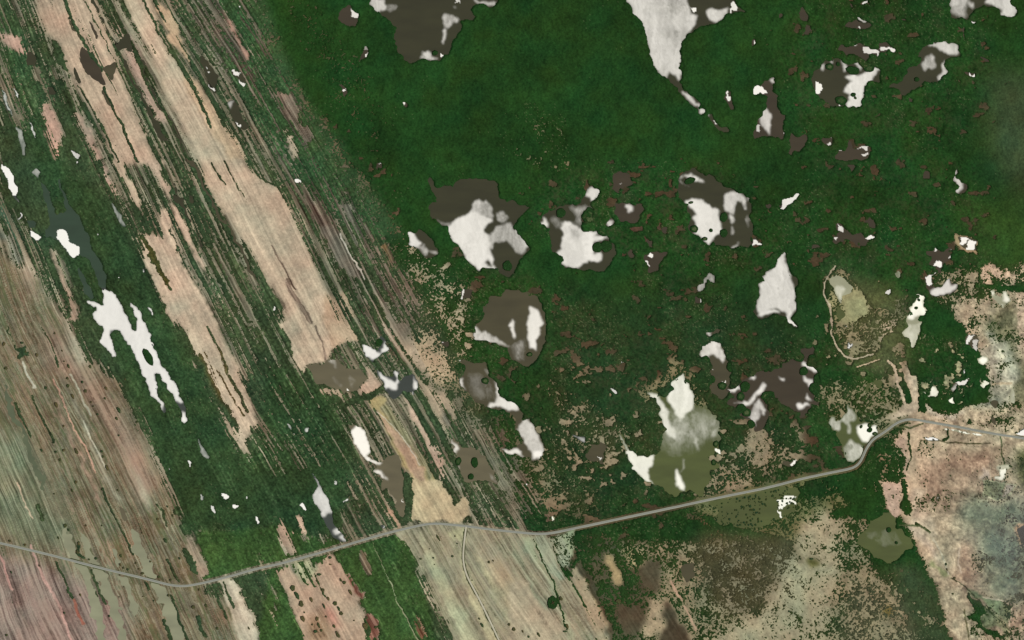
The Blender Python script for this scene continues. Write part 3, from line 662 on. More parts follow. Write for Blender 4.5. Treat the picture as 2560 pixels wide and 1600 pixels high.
g .8 1.5 : 155,840 170,920 190,1040 220,1110 240,1180 250,1220 245,1310 290,1380 280,1420 240,1460 230,1512 290,1590 190,1520 160,1430 60,1400 0,1430 -60,1480 -100,1400 -90,1330 -60,1240 -90,1170 -60,1110 0,1060 70,1025 110,950
g .98 2 : -100,1480 -60,1420 60,1410 90,1440 0,1440
W 31 d .6 : 115,440 140,370 210,350 310,310 325,330 270,370 220,400 220,435 150,475 100,480
g .88 1 : 115,440 140,370 210,350 310,310 325,330 270,370 220,400 220,435 150,475 100,480
W 31 d .5 : 250,440 260,425 305,470 265,465
g .9 1 : 250,440 260,425 305,470 265,465
W 31 b .9 : -60,410 30,400 120,420 110,450 0,460
W 31 b .7 : 740,50 820,50 910,5 850,68 790,110
g .85 1 : 815,50 910,8 852,62
W 31 b .8 : 1470,150 1490,100 1550,130 1540,190 1470,200
W 31 d .4 : 1508,212 1570,248 1540,242
g .98 1 : 1508,210 1572,248 1540,244
W 31 b .8 : 1760,130 1790,90 1810,125 1770,150 1790,190 1840,180 1890,240 1860,310 1800,330 1740,360 1760,300 1790,240 1750,180
g .8 1.5 : 1750,130 1800,90 1790,180 1830,190 1830,260 1800,320 1750,310 1780,240
W 31 b 1.3 : 870,580 900,550 970,540 1000,590 1060,600 1000,630 960,640 930,600
W 31 b 1 : 1010,500 1060,490 1030,540
W 31 b .9 : 640,600 680,600 720,660 830,690 920,700 1000,690 1000,740 920,790 850,800 730,770 640,800 590,740 640,740 650,660
g .85 1 : 655,605 710,655 700,682 670,660
g 1 1 : 915,740 940,708 990,690 1000,735 960,755
g .95 1 : 585,695 640,745 620,768 600,740
W 31 b .8 : 390,830 440,790 500,795 470,830 400,850
g .9 1 : 480,790 500,795 490,805
G 31 160,140,104 3 : 1765,700 1975,740 1990,875 1860,860 1765,760
D 31 .1 1 : 1765,700 1975,740 1990,875 1860,860 1765,760
W 31 q .2 : 1800,720 1965,750 1970,855 1870,845 1815,800
g 1 1 : 1830,730 1900,740 1870,810 1820,800
g 1 1 : 1905,750 1960,755 1960,855 1870,845
W 31 b .8 : 1480,850 1570,840 1600,800 1620,830 1720,820 1760,850 1720,880 1740,910 1690,960 1640,1000 1620,1060 1540,1100 1550,1180 1560,1220 1650,1190 1720,1120 1740,1160 1800,1160 1770,1230 1700,1260 1620,1300 1540,1270 1480,1180 1500,1100 1600,1060 1540,1000 1480,980 1560,920 1500,900
g .9 1 : 1580,850 1605,800 1620,835
g 1 1.2 : 1540,1000 1580,940 1640,960 1620,1020
g .95 1.2 : 1490,1150 1500,1100 1610,1065 1550,1120 1545,1200 1500,1190
g .85 1.5 : 1540,1230 1560,1240 1660,1180 1730,1120 1730,1180 1790,1160 1760,1220 1700,1240 1620,1295 1540,1270
g .95 1.2 : 1690,920 1740,900 1700,940
g .9 1.2 : 1720,830 1750,850 1730,860
W 31 d .4 : 1435,910 1530,920 1520,932 1440,918
g 1 .8 : 1430,908 1535,922 1520,934 1440,920
W 31 d .4 : 1060,975 1130,965 1150,990 1120,1005
g 1 .8 : 1080,972 1130,965 1150,990 1120,1005
W 31 g .5 : 1180,1080 1250,1050 1240,1120 1220,1130
g .3 1 : 1180,1080 1250,1050 1240,1120 1220,1130
W 31 q .6 : 1310,1030 1390,1010 1380,1055
g .98 1 : 1350,1030 1385,1025 1372,1055
W 31 p .6 : 570,1150 650,1090 720,1120 800,1200 780,1250 720,1280 690,1360 650,1260 640,1210
g .35 4 : 640,1180 740,1220 700,1350 660,1260
W 31 g .6 : 650,1370 700,1430 720,1470 660,1520 640,1440
W 31 d .5 : 1100,1240 1160,1210 1150,1280 1100,1260
g .9 1 : 1098,1242 1160,1208 1152,1282 1100,1262
D 31 .55 8 : 1180,1300 1340,1240 1380,1380 1280,1530 1180,1512
W 31 p .7 : 1400,1250 1470,1255 1485,1340 1475,1400 1535,1415 1480,1420 1480,1470 1420,1480 1430,1520 1490,1540 1450,1600 1400,1700 1370,1790 1340,1720 1275,1670 1300,1560 1290,1480 1350,1440 1330,1390 1400,1340
g .85 2 : 1400,1250 1470,1255 1480,1400 1470,1470 1380,1500 1290,1500 1340,1400 1400,1340
g .35 4 : 1300,1560 1480,1540 1370,1780 1280,1670
W 31 p .5 : 2090,1220 2150,1230 2140,1270 2200,1300 2220,1230 2260,1230 2280,1300 2300,1340 2240,1370 2220,1400 2180,1340 2120,1290
g .85 2 : 2090,1222 2150,1232 2135,1270 2105,1260
g .85 2 : 2222,1235 2255,1235 2275,1300 2298,1340 2240,1365 2225,1300
g .85 2 : 2180,1340 2230,1370 2220,1398
W 01 k .5 : 10,35 50,60 100,110 130,210 160,260 150,350 185,400 175,415 150,380 110,330 90,280 60,180 20,100
g 1 1.2 : 5,35 50,55 100,105 132,205 165,260 150,330 110,330 90,280 60,180 20,100
g .8 1.5 : 140,350 190,400 172,412
W 01 k .4 : 175,470 215,520 195,560 158,565 190,540
g .9 1 : 175,470 215,520 195,560 158,565 190,540
W 01 t .5 : 320,100 345,75 375,110 360,180 330,160 290,120
g .55 2 : 320,100 345,75 375,110 360,180 330,160 290,120
W 01 t .5 : 415,280 450,310 470,370 440,350
g .5 2 : 415,280 450,310 470,370 440,350
W 01 t .8 : 370,180 440,400 470,520 480,620 430,640 440,720 510,740 570,800 620,880 700,925 750,890 840,960 890,1060 940,1200 1000,1230 1000,1090 950,960 880,850 850,760 840,700 780,630 740,540 690,460 640,380 590,280 560,180 540,200 590,340 620,450 600,510 540,500 520,440 470,400 470,330 430,240
g 1 1.2 : 530,680 590,640 650,680 650,760 665,800 740,825 750,890 700,920 620,870 570,790 540,740
g .9 .8 : 435,712 458,730 440,725
W 01 k .4 : 270,665 340,690 410,725 360,755 280,720
g 1 1.2 : 268,662 340,688 412,726 360,757 280,722
W 01 t .6 : 230,560 340,580 340,650 270,640
W 01 t .6 : 740,1000 800,1100 860,1220 900,1300 860,1320 780,1250 790,1190 740,1080
W 02 k .9 : 955,-287 1000,-297 1050,-272 1090,-212 1130,-162 1160,-112 1200,0 1210,20 1240,80 1270,95 1290,70 1285,0 1240,-80 1240,-200 1300,-110 1350,0 1390,60 1440,150 1470,270 1470,340 1510,380 1520,430 1570,450 1600,500 1660,610 1700,710 1720,760 1760,880 1775,950 1750,990 1710,920 1690,850 1640,760 1620,700 1560,640 1540,590 1510,520 1470,500 1450,510 1460,560 1500,620 1490,690 1540,800 1570,890 1530,860 1490,780 1430,710 1400,660 1370,580 1330,500 1310,420 1270,330 1210,240 1160,150 1120,95 1060,100 1040,130 1060,190 1080,250 1110,320 1090,345 1050,330 1010,280 940,220 960,190 960,130 975,70 930,50 870,-10 880,-72 920,-122 810,-162 820,-182 900,-182 980,-142 990,-162 980,-222 955,-262
g .94 1.5 : 955,-287 1000,-297 1050,-272 1090,-212 1130,-162 1160,-112 1200,0 1210,20 1240,80 1270,95 1290,70 1285,0 1240,-80 1240,-200 1300,-110 1350,0 1390,60 1440,150 1470,270 1470,340 1510,380 1520,430 1570,450 1600,500 1660,610 1700,710 1720,760 1700,780 1640,760 1620,700 1560,640 1540,590 1510,520 1470,500 1450,510 1460,560 1500,620 1490,690 1540,800 1530,860 1490,780 1430,710 1400,660 1370,580 1330,500 1310,420 1270,330 1210,240 1160,150 1120,95 1040,90 1040,130 1060,190 1080,250 1100,320 1090,345 1050,330 1010,280 940,220 960,190 960,130 975,70 930,50 870,-10 880,-72 920,-122 810,-162 820,-182 900,-182 980,-142 990,-162 980,-222 955,-262
g .97 1.5 : 1700,850 1740,870 1775,950 1750,990 1710,930
W 02 t .4 : 1860,1085 1890,1130 1920,1200 1990,1300 1960,1315 1880,1250 1890,1200
g .5 1.5 : 1870,1100 1890,1130 1920,1200 1990,1300 1960,1310 1880,1250 1890,1200
W 02 k .4 : 1755,1295 1800,1340 1805,1410 1790,1390
g .9 1 : 1752,1292 1802,1340 1807,1412 1788,1392
W 02 k .4 : 1570,1370 1612,1410 1600,1430
g .6 1 : 1570,1370 1612,1410 1600,1430
W 01 t .3 : 1035,370 1100,460 1150,520 1185,650 1150,640 1110,550 1060,440
g .5 2 : 1035,370 1100,460 1150,520 1185,650 1150,640 1110,550 1060,440
W 01 k .3 : 950,360 980,368 968,385
g 1 1 : 945,355 985,370 965,388
W 01 k .3 : 1350,1000 1380,1040 1360,1078
g .7 1 : 1350,1000 1385,1040 1358,1080
W 01 k .3 : 1085,1005 1105,1032 1080,1028
g .95 1 : 1085,1003 1108,1034 1078,1028
W 01 k .3 : 1110,1090 1142,1112 1120,1122
g .95 1 : 1108,1088 1144,1112 1118,1124
W 01 k .2 : 1365,1378 1430,1400 1460,1512 1420,1440
g .85 .8 : 1365,1378 1430,1400 1460,1512 1420,1440
W 01 k .3 : 900,700 930,688 935,722
g .5 1 : 900,700 930,688 935,722
W 01 k .3 : 715,18 748,12 732,52
g .95 1 : 713,16 750,10 732,54
W 01 k .3 : 790,88 803,100 790,128
g 1 1 : 788,86 805,100 788,130
W 00 k .3 : 1140,430 1170,413 1182,442
g 1 1 : 1138,430 1170,411 1184,444
W 00 d .6 : 1070,420 1140,390 1200,300 1260,500 1200,460 1110,480
W 00 k .3 : 2250,60 2275,48 2278,78
g 1 1 : 2250,60 2275,45 2278,80
W 00 d .6 : 1900,510 1980,600 2050,720 2040,830 2060,900 2100,920 2030,880 1960,740 1890,580
g 1 .8 : 1940,618 1972,650 1955,660
g 1 .8 : 1968,688 1995,690 1980,712
W 00 d .5 : 1960,790 1990,825 2060,850 2040,870 1985,845
g .95 1 : 1970,788 1990,830 2050,850 2035,868 1985,835
W 00 d .5 : 2190,650 2285,680 2320,770 2300,820 2330,870 2240,740 2200,700
g .95 1 : 2190,650 2280,680 2260,720 2220,700
g .95 1 : 2240,740 2320,770 2300,820 2270,790
W 00 k .3 : 2135,570 2175,568 2160,588
g 1 1 : 2135,570 2175,568 2160,588
W 00 d .6 : 2150,980 2220,940 2290,1100 2345,1220 2300,1240 2230,1180 2190,1100
g .6 1.5 : 2150,980 2220,940 2200,1020 2175,1050
g 1 .8 : 2225,1160 2280,1180 2250,1210
W 00 t .4 : 20,840 50,890 80,1000 125,1110 100,1095 60,1000 30,940
g .6 1 : 20,840 50,890 80,1000 125,1110 100,1095 60,1000 30,940
W 00 t .3 : 100,788 180,900 170,928 140,880
g .85 .8 : 100,788 180,900 170,928 140,880
W 00 t .3 : 260,1120 310,1190 358,1340 320,1280
g .75 .8 : 260,1120 310,1190 358,1340 320,1280
W 00 t .5 : 140,1180 210,1230 220,1300 250,1390 230,1490 200,1440 180,1340 170,1250
g .4 2 : 140,1180 210,1230 220,1300 250,1390 230,1490 200,1440 180,1340 170,1250
W 00 k .3 : 660,1400 700,1420 760,1470 740,1512 700,1480
g .7 1.2 : 660,1400 700,1420 760,1470 740,1512 700,1480
W 00 k .3 : 1168,1460 1192,1458 1180,1478
g 1 .8 : 1165,1458 1195,1456 1180,1480
W 00 d .3 : 690,600 740,700 768,780 740,770 700,680
W 00 b .6 : 770,450 830,500 880,580 950,640 960,720 995,810 950,800 880,730 830,690 770,620 750,520
W 00 q .6 : 960,640 1080,590 1100,640 1060,760 1000,690
W 00 q .4 : 960,820 1000,880 1050,1010 1010,980
W 00 b .5 : 840,170 870,250 920,370 900,360 850,240
B 00 d 5 : 870,-20 940,140 1010,280 1090,420
B 00 d 6 : 1170,560 1250,760 1350,920 1440,1120 1500,1230 1580,1340
B 00 d 4 : 1320,560 1400,760 1480,960 1560,1100 1680,1290 1790,1530
B 00 q 5 : 640,150 700,260 760,360
W 00 d .7 : 1420,1110 1480,1140 1560,1290 1590,1340 1520,1330 1460,1200
W 00 d .6 : 250,500 290,470 360,560 340,620 260,620
W 00 d .6 : 440,820 500,820 520,900 450,900
B 01 d 4 : 1640,220 1690,380 1770,560 1850,680 1920,830
W 01 d .7 : 1640,320 1740,370 1720,430 1660,400
W 01 d .6 : 1780,320 1840,330 1830,420 1790,400
B 01 q 7 : 1800,10 1890,170 1980,350 2160,660 2300,900 2430,1120
W 12 o .7 : 470,420 560,430 640,440 680,400 760,380 860,450 960,460 1010,500 1060,540 1000,590 960,680 900,690 820,680 720,640 640,620 580,620 520,520
g .45 3 : 690,380 730,360 770,420 770,475 730,440 690,410
g 1 .8 : 828,650 870,668 850,678
g .15 2 : 715,510 740,590 800,650 780,560
g .15 2 : 860,520 930,570 900,620 910,680 870,610
W 12 k .8 : 1010,210 1060,230 1100,280 1150,300 1165,240 1150,220 1180,150 1210,180 1240,260 1240,290 1160,330 1120,390 1130,440 1170,490 1260,540 1300,520 1290,460 1340,490 1340,570 1400,540 1460,510 1480,510 1500,560 1530,620 1530,670 1500,680 1510,730 1490,720 1480,680 1420,680 1360,700 1310,750 1230,690 1200,670 1200,600 1160,520 1120,440 1090,390 1050,350 1010,250
g .95 1.5 : 1010,210 1060,230 1100,280 1160,310 1180,250 1220,190 1245,290 1160,330 1120,390 1050,350
g .95 2 : 1130,440 1170,490 1240,550 1300,570 1330,540 1290,480 1320,470 1340,520 1320,660 1240,650 1200,670 1210,600 1170,520
g .85 2 : 1470,510 1500,590 1530,620 1530,670 1480,650 1480,580
g .8 1 : 1485,680 1512,732 1490,718
W 12 q .9 : 1880,395 1940,395 2060,390 2170,400 2200,430 2200,530 2260,570 2290,640 2310,720 2340,760 2480,760 2500,860 2530,930 2570,940 2630,980 2690,1100 2730,1160 2730,1240 2720,1310 2690,1340 2610,1320 2550,1300 2480,1260 2370,1250 2320,1215 2420,1200 2480,1200 2530,1150 2530,1090 2460,1030 2450,960 2419,880 2320,850 2220,840 2130,800 2060,790 2040,700 1980,660 1940,600 1910,540 1960,520 1985,450 1930,420
g .92 2 : 2250,570 2310,650 2310,720 2340,755 2480,760 2480,850 2400,850 2300,800 2220,840 2200,820 2280,760 2270,680
g .85 2 : 1910,540 1950,550 1980,660 1940,610
g 1 .8 : 1885,400 1922,393 1922,417
g .35 3 : 2150,450 2190,470 2190,530
g .65 3 : 2530,930 2620,980 2650,1050 2700,1150 2720,1200 2730,1260 2710,1330 2620,1310 2610,1260 2570,1200 2530,1150 2540,1100 2460,1030 2500,1010
g 1 2 : 2620,1250 2720,1240 2720,1320 2640,1310
g .95 1.5 : 2320,1215 2480,1210 2550,1300 2480,1260 2370,1250
g .2 10 : 2000,480 2180,560 2280,760 2060,700
W 12 o .7 : 850,980 920,980 990,1010 1030,1080 1090,1190 1100,1230 1060,1270 1100,1310 1190,1350 1250,1290 1340,1280 1380,1400 1392,1512 1392,1870 1350,1850 1310,1760 1345,1690 1290,1640 1260,1570 1190,1600 1180,1540 1190,1490 1120,1460 1110,1410 1150,1390 1080,1340 1030,1300 960,1220 930,1150 900,1060
g 1 2 : 900,1000 960,980 990,1020 1030,1080 1090,1190 1100,1230 1060,1260 1090,1310 1190,1350 1170,1380 1100,1360 1030,1300 960,1220 930,1150 900,1060
g .9 2 : 1110,1410 1170,1440 1230,1500 1190,1490 1120,1460
g .9 1 : 1365,1700 1380,1705 1370,1740
W 12 t .4 : 285,960 330,1000 345,1070 380,1080 350,1095 310,1020
g .75 1.5 : 285,960 330,1000 345,1070 380,1080 350,1095 310,1020
W 12 t .4 : 450,1030 495,1000 492,1060 470,1072
g .65 1.5 : 450,1030 495,1000 492,1060 470,1072
W 12 t .3 : 400,1205 440,1270 500,1390 530,1450 585,1530 540,1500 500,1410 440,1290
g .6 1.2 : 400,1205 440,1270 500,1390 530,1450 585,1530 540,1500 500,1410 440,1290
W 13 k .6 : 540,-20 590,10 640,100 680,190 700,260 720,330 740,420 790,480 845,590 810,605 740,560 700,480 640,370 600,290 550,200 540,150 580,60
g .76 2.5 : 540,-20 590,10 640,100 680,190 700,260 720,320 640,350 600,290 550,200 545,150 580,60
g .75 1.5 : 730,490 810,450 800,490 740,520
g .7 2 : 780,530 810,520 845,590 810,590 760,550
W 13 k .4 : 398,235 450,208 485,300 440,272
g 1 1 : 396,235 450,206 487,302 440,274
W 13 t .4 : 808,210 870,172 870,208 820,222
g .8 1 : 808,210 870,172 870,208 820,222
W 13 k .4 : -5,325 30,370 48,420 30,435 0,392
g 1 1 : -5,325 30,370 48,420 30,435 0,392
W 13 t .4 : 730,0 772,0 760,50 735,55
g .6 1.2 : 730,0 772,0 760,50 735,55
W 13 k .3 : 1200,415 1225,440 1218,470 1170,440
g .5 1 : 1195,415 1222,440 1215,468
W 03 k .4 : 2090,125 2140,118 2175,160 2130,188 2092,155
g 1 1 : 2090,125 2140,118 2175,160 2130,188 2092,155
W 03 k .4 : 2180,232 2240,240 2278,240 2210,284
g 1 1 : 2178,230 2240,240 2280,238 2208,286
W 03 k .4 : 1990,228 2030,250 2052,335 2010,302
g .9 1 : 1990,228 2030,250 2052,335 2010,302
W 03 t .4 : 1898,118 1942,160 1910,192
g .65 1.2 : 1898,118 1942,160 1910,192
W 03 t .3 : 2330,148 2352,170 2320,202
g .75 1 : 2330,148 2352,170 2320,202
W 03 k .3 : 2328,65 2352,62 2352,82
g .9 1 : 2328,62 2354,60 2352,84
W 03 k .3 : 1848,45 1868,60 1858,82
g .8 1 : 1848,45 1868,60 1858,82
W 12 o .9 : 1840,1100 1900,1150 1940,1200 2060,1220 2160,1290 2200,1350 2300,1530 1980,1530 1910,1400 1890,1300 1920,1250 1880,1270 1850,1180
g .85 2 : 1840,1110 1900,1180 1920,1210 1890,1270 1850,1190
g .7 1.5 : 1895,1320 1920,1410 1905,1410
g .3 4 : 2200,1440 2280,1500 2260,1530
W 12 k .4 : 1798,1072 1842,1088 1830,1098
g .95 1 : 1798,1072 1842,1088 1830,1098
W 12 b .5 : 1750,200 1830,200 1825,250 1760,245
g .98 .8 : 1745,202 1775,205 1762,222
G 12 122,108,86 6 : 1740,850 1830,900 1850,1000 1800,1030 1750,960
D 12 .3 4 : 1740,860 1820,900 1840,990 1790,1020 1750,960
W 22 g 1 : 1590,470 1620,560 1700,660 1730,780 1840,820 1930,880 1960,900 1940,920 1980,1000 1980,1130 1960,1200 1970,1250 1890,1250 1870,1330 1940,1350 1950,1390 1880,1430 1850,1512 1820,1560 1810,1690 1760,1660 1700,1620 1600,1630 1580,1710 1530,1650 1450,1640 1420,1600 1350,1570 1310,1530 1230,1512 1180,1440 1120,1420 1150,1380 1110,1300 1080,1200 1050,1130 1000,1080 1010,1060 1080,1110 1120,1200 1200,1270 1280,1280 1390,1230 1420,1130 1440,1000 1430,940 1410,900 1380,820 1340,760 1300,740 1290,690 1320,670 1380,700 1460,710 1500,650 1500,590 1540,550
g .42 26 : 1440,1000 1560,880 1880,880 1960,980 1940,1080 1700,1160 1600,1200 1440,1180
g .32 6 : 1640,940 1850,880 1880,940 1700,1000
g .9 4 : 1590,480 1620,570 1690,660 1730,780 1700,860 1640,900 1600,950 1560,900 1500,800 1470,720 1500,600
g .86 4 : 1290,690 1380,720 1420,760 1490,850 1490,950 1540,1060 1540,1130 1480,1100 1440,1040 1430,940 1380,820 1300,740
g .95 2 : 1080,1200 1120,1200 1200,1270 1350,1280 1330,1380 1280,1450 1350,1570 1240,1512 1180,1440 1120,1420 1150,1380 1110,1300
g .75 1.5 : 1000,1075 1050,1110 1100,1200 1080,1200
g .6 3 : 1860,1000 1930,930 1900,980
g .5 4 : 1880,1050 1930,1020 1930,1100 1890,1110
g .75 2 : 1710,1085 1740,1110 1740,1180 1750,1240 1720,1190
g .5 3 : 1620,1290 1640,1300 1630,1400 1600,1450
g 1 2 : 1560,1400 1590,1450 1600,1520 1640,1580 1620,1615 1550,1580 1540,1500
g 1 1 : 1910,1215 1970,1220 1970,1250 1930,1250
W 22 q .9 : 1840,90 1890,90 1980,90 1970,130 1900,140 1890,200 1940,215 2000,280 2030,330 2040,390 2095,390 2070,470 2040,540 2060,600 2030,700 2040,780 1960,740 1880,690 1860,640 1870,560 1820,510 1880,470 1890,420 1830,400 1800,370 1795,240 1870,230 1870,190 1850,140
g .76 3 : 1840,90 1885,90 1885,200 1950,220 2000,290 2030,340 2000,400 1930,350 1870,330 1860,370 1820,400 1800,360 1795,240 1860,220 1870,180
g 1 .8 : 1880,450 1895,462 1886,475
g 1 .8 : 1985,570 2012,570 2010,585
W 22 b 1 : 2030,640 2100,640 2200,560 2310,490 2340,470 2419,480 2570,460 2580,380 2640,360 2730,390 2810,330 2790,420 2870,460 2920,500 2880,520 2900,590 2830,610 2860,680 2850,760 2920,810 2830,830 2770,910 2720,900 2690,870 2550,810 2520,770 2450,680 2400,760 2440,900 2400,1000 2340,1030 2290,1030 2290,960 2220,920 2100,830 2050,820 2040,760 2100,720
g .95 1.5 : 2010,640 2060,650 2110,620 2150,650 2060,680 2040,720
g .95 2 : 2230,560 2310,530 2280,580
g .9 2 : 2080,790 2200,760 2300,680 2380,600 2419,590 2400,660 2330,700 2280,770 2220,800
g .6 4 : 2260,820 2350,740 2400,850 2380,910 2340,850 2330,900 2290,970 2250,940
g .92 2 : 2500,540 2590,540 2570,570
g .95 2 : 2740,400 2790,410 2860,430 2900,495 2850,490 2800,470 2740,430
g .85 2 : 2740,520 2800,560 2860,580 2820,640 2790,600
g .97 2 : 2670,780 2810,790 2700,850
g .8 2 : 2770,740 2840,760 2790,700
g .8 1.5 : 2230,930 2290,950 2290,1020
W 22 k .3 : 905,612 955,622 992,690 975,708
g .85 1 : 905,612 955,622 992,690 975,708
W 22 k .3 : 1003,400 1052,385 1052,412
g 1 1 : 1003,400 1052,385 1052,412
W 22 k .3 : 968,458 1000,463 990,480
g 1 1 : 968,458 1000,463 990,480
W 22 k .3 : 955,786 983,790 970,800
g .9 1 : 955,786 983,790 970,800
W 22 k .5 : 548,1068 620,1110 690,1100 690,1175 600,1120
g .55 2 : 550,1070 620,1110 690,1130 680,1170 600,1120
W 22 q 1.2 : 720,1180 860,1170 860,1290 910,1370 800,1350 690,1290 730,1240
g .85 1 : 820,1290 855,1300 840,1328
W 22 b .5 : 290,510 345,545 340,552
g .95 .8 : 290,512 345,545 338,552
W 22 b .5 : 1010,310 1030,312 1022,320
g .95 .8 : 1008,308 1032,312 1022,322
W 32 g .9 : 760,770 810,860 850,940 890,970 980,960 1050,990 1055,1050 960,1130 940,1180 870,1200 900,1250 880,1290 800,1340 740,1340 700,1270 680,1230 690,1170 640,1060 590,1010 570,960 590,900 600,870 640,940 700,930 740,880 740,800
g .55 3 : 750,790 800,870 830,950 780,960 800,1040 780,1090 750,1060 760,1000 690,960 680,1060 650,1050 580,990 590,900 640,940 700,940 740,880
g 1 1.5 : 860,1010 940,980 1050,990 1055,1050 1000,1080 960,1120 930,1150 880,1150 850,1080
g .55 3 : 790,1130 860,1180 890,1220 890,1260 800,1335 740,1330 710,1270 700,1210
W 32 p .7 : 1440,640 1500,710 1530,700 1560,640 1590,620 1600,670 1640,690 1590,730 1500,730 1450,690
g .65 2 : 1440,640 1500,710 1530,700 1560,640 1590,620 1600,670 1640,690 1590,730 1500,730 1450,690
W 32 p .6 : 1700,770 1750,720 1760,770 1808,800 1770,806
g .9 1.5 : 1700,770 1750,720 1760,770 1808,800 1770,806
W 32 q .6 : 1730,600 1870,560 1922,555 1850,605 1775,620 1750,690 1735,670
g .95 1 : 1750,600 1870,560 1922,555 1850,605 1775,620
g .6 1.5 : 1740,620 1770,620 1750,680
W 32 k .4 : 1740,520 1795,488 1765,530
g .92 1 : 1740,520 1795,488 1765,530
W 32 k .4 : 1828,495 1882,438 1862,500
g .92 1 : 1828,495 1882,438 1862,500
W 32 q .6 : 1860,150 1945,138 2000,200 1965,320 1930,270 1870,240
g .92 1.2 : 1900,150 1945,140 1920,220 1868,245 1880,200
g .65 1.2 : 1950,200 2000,200 1965,320 1940,250
W 32 k .4 : 1848,345 1922,313 1892,352
g .9 1 : 1848,345 1922,313 1892,352
W 32 p .6 : 1975,370 2060,345 2092,390 2040,425 1990,425
g .92 2 : 1985,380 2060,355 2088,390 2040,420 1990,420
W 32 p .5 : 2030,570 2098,590 2030,650 2005,600
g .6 1.2 : 2035,570 2098,590 2030,650 2010,600
W 32 k .3 : 1548,498 1578,526 1560,530
g .92 1 : 1548,498 1578,526 1560,530
W 32 k .3 : 1710,62 1752,100 1730,100
g .75 1 : 1710,62 1752,100 1730,100
W 32 p .4 : 1655,70 1675,60 1668,160 1655,140
g .6 1 : 1655,70 1675,60 1668,160
W 32 k .3 : 1478,1110 1560,1112 1642,1140 1510,1132
g 1 1 : 1478,1110 1560,1112 1642,1140 1510,1132
W 32 k .2 : 750,200 775,240 805,220 775,280 750,262
g .85 1 : 750,200 775,240 805,220 775,280 750,262
W 32 k .2 : 718,50 765,55 720,62
g .9 1 : 718,50 765,55 720,62
W 32 d .4 : 185,-5 260,20 300,72 230,42 195,30
g .95 1 : 185,-5 260,20 300,72 230,42 195,30
W 32 q .6 : 130,1340 220,1330 240,1310 275,1325 250,1390 180,1380
g 1 1 : 218,1372 240,1318 272,1328 245,1388
W 32 k .3 : 370,165 400,180 370,195
g .8 1 : 370,165 400,180 370,195
W 32 p .3 : 1575,1003 1700,1028 1900,1064 2100,1084 2000,1088 1850,1068 1650,1030
g .85 1 : 1575,1003 1700,1028 1900,1064 2100,1084 2000,1088 1850,1068 1650,1030
W 32 k .3 : 2335,1078 2450,1020 2450,1098 2360,1092
g 1 1 : 2335,1078 2450,1020 2450,1098 2360,1092
W 32 k .3 : 1130,830 1145,828 1138,842
g .95 .8 : 1130,830 1145,828 1138,842
W 32 p .3 : 2195,1400 2250,1405 2240,1500 2200,1520 2140,1500 2140,1470 2190,1480
g .8 1.5 : 2195,1400 2250,1405 2240,1500 2200,1520 2140,1500 2140,1470 2190,1480
W 32 p .3 : 2205,1370 2278,1375 2275,1415 2210,1405
g .3 1.5 : 2205,1370 2278,1375 2275,1415 2210,1405
W 32 p .3 : 2280,760 2310,640 2335,700 2335,800
g .25 3 : 2280,760 2310,640 2335,700 2335,800
W 32 q .5 : 2110,900 2150,930 2150,1000 2120,960
W 32 q .5 : 2110,760 2170,760 2160,830 2110,800
W 32 g .6 : 920,590 960,580 960,680 930,690
W 32 g .6 : 1010,560 1080,560 1090,590 1060,650 1000,600
W 32 b .9 : 280,280 360,260 430,230 440,340 380,350 330,330
W 33 g .6 : 1080,300 1160,300 1220,370 1200,440 1260,470 1290,530 1350,550 1370,620 1330,680 1280,720 1170,760 1130,790 1080,740 1010,730 950,650 900,640 850,590 860,520 930,470 960,380 1030,350 1080,330
g .1 4 : 900,500 1200,480 1260,600 1100,640
W 33 b .3 : 2350,460 2450,420 2450,640 2390,560
G 33 196,146,108 3 : 2300,430 2350,400 2450,380 2450,440 2370,470 2390,560 2450,640 2419,660 2340,520
D 33 .02 2 : 2300,430 2350,400 2450,380 2450,440 2370,470 2390,560 2450,640 2419,660 2340,520
W 33 q .5 : 1580,140 1620,150 1610,190 1585,180
g .5 .8 : 1590,155 1608,155 1600,175
W 23 g .7 : 1850,220 2419,90 2499,70 2700,60 2720,130 2700,240 2670,300 2480,370 2400,440 2200,440 2000,430 1900,380 1960,300
g .98 1 : 2500,220 2540,200 2600,150 2700,150 2690,180 2620,190 2700,220 2690,240 2600,250 2560,290 2510,290
g .98 1 : 2500,300 2540,320 2560,360 2520,340
g .9 1 : 2180,40 2220,55 2200,66
W 23 k .3 : 130,35 150,35 148,52 132,52
g 1 1 : 128,33 152,33 150,54 130,54
W 23 k .3 : 338,292 380,300 360,310
g 1 1 : 338,292 380,300 360,310
W 23 p .3 : 375,340 405,350 415,415 392,400
g .85 1 : 375,340 405,350 415,415 392,400
W 23 k .3 : 282,216 300,220 292,234
g .95 .8 : 282,216 300,220 292,234
W 23 k .3 : 318,214 336,218 326,236
g .95 .8 : 318,214 336,218 326,236
W 23 k .3 : 893,410 918,425 908,434
g 1 .8 : 893,408 920,425 908,436
W 23 q .7 : 1620,800 1700,800 1730,900 1650,980 1580,870
W 03 r 1.3 : 590,470 650,520 700,640 710,730 800,800 860,930 920,1080 960,1260 1010,1560 940,1560 900,1330 850,1150 780,970 690,790 640,700 590,560
W 03 r 1.3 : 760,480 830,560 880,650 900,740 960,870 1040,1000 1100,1130 1140,1300 1210,1560 1140,1560 1080,1330 1010,1180 950,1000 890,860 820,720 770,580
W 03 r 1.3 : 1120,890 1190,920 1250,1080 1310,1260 1300,1300 1230,1200 1170,1020
W 03 r 1.3 : 1230,470 1320,560 1390,720 1460,880 1530,1000 1620,1160 1700,1350 1770,1560 1660,1560 1580,1340 1520,1170 1440,980 1350,840 1280,680 1240,570
W 03 r 1.3 : 1000,500 1030,580 1080,680 1130,780 1100,820 1050,700
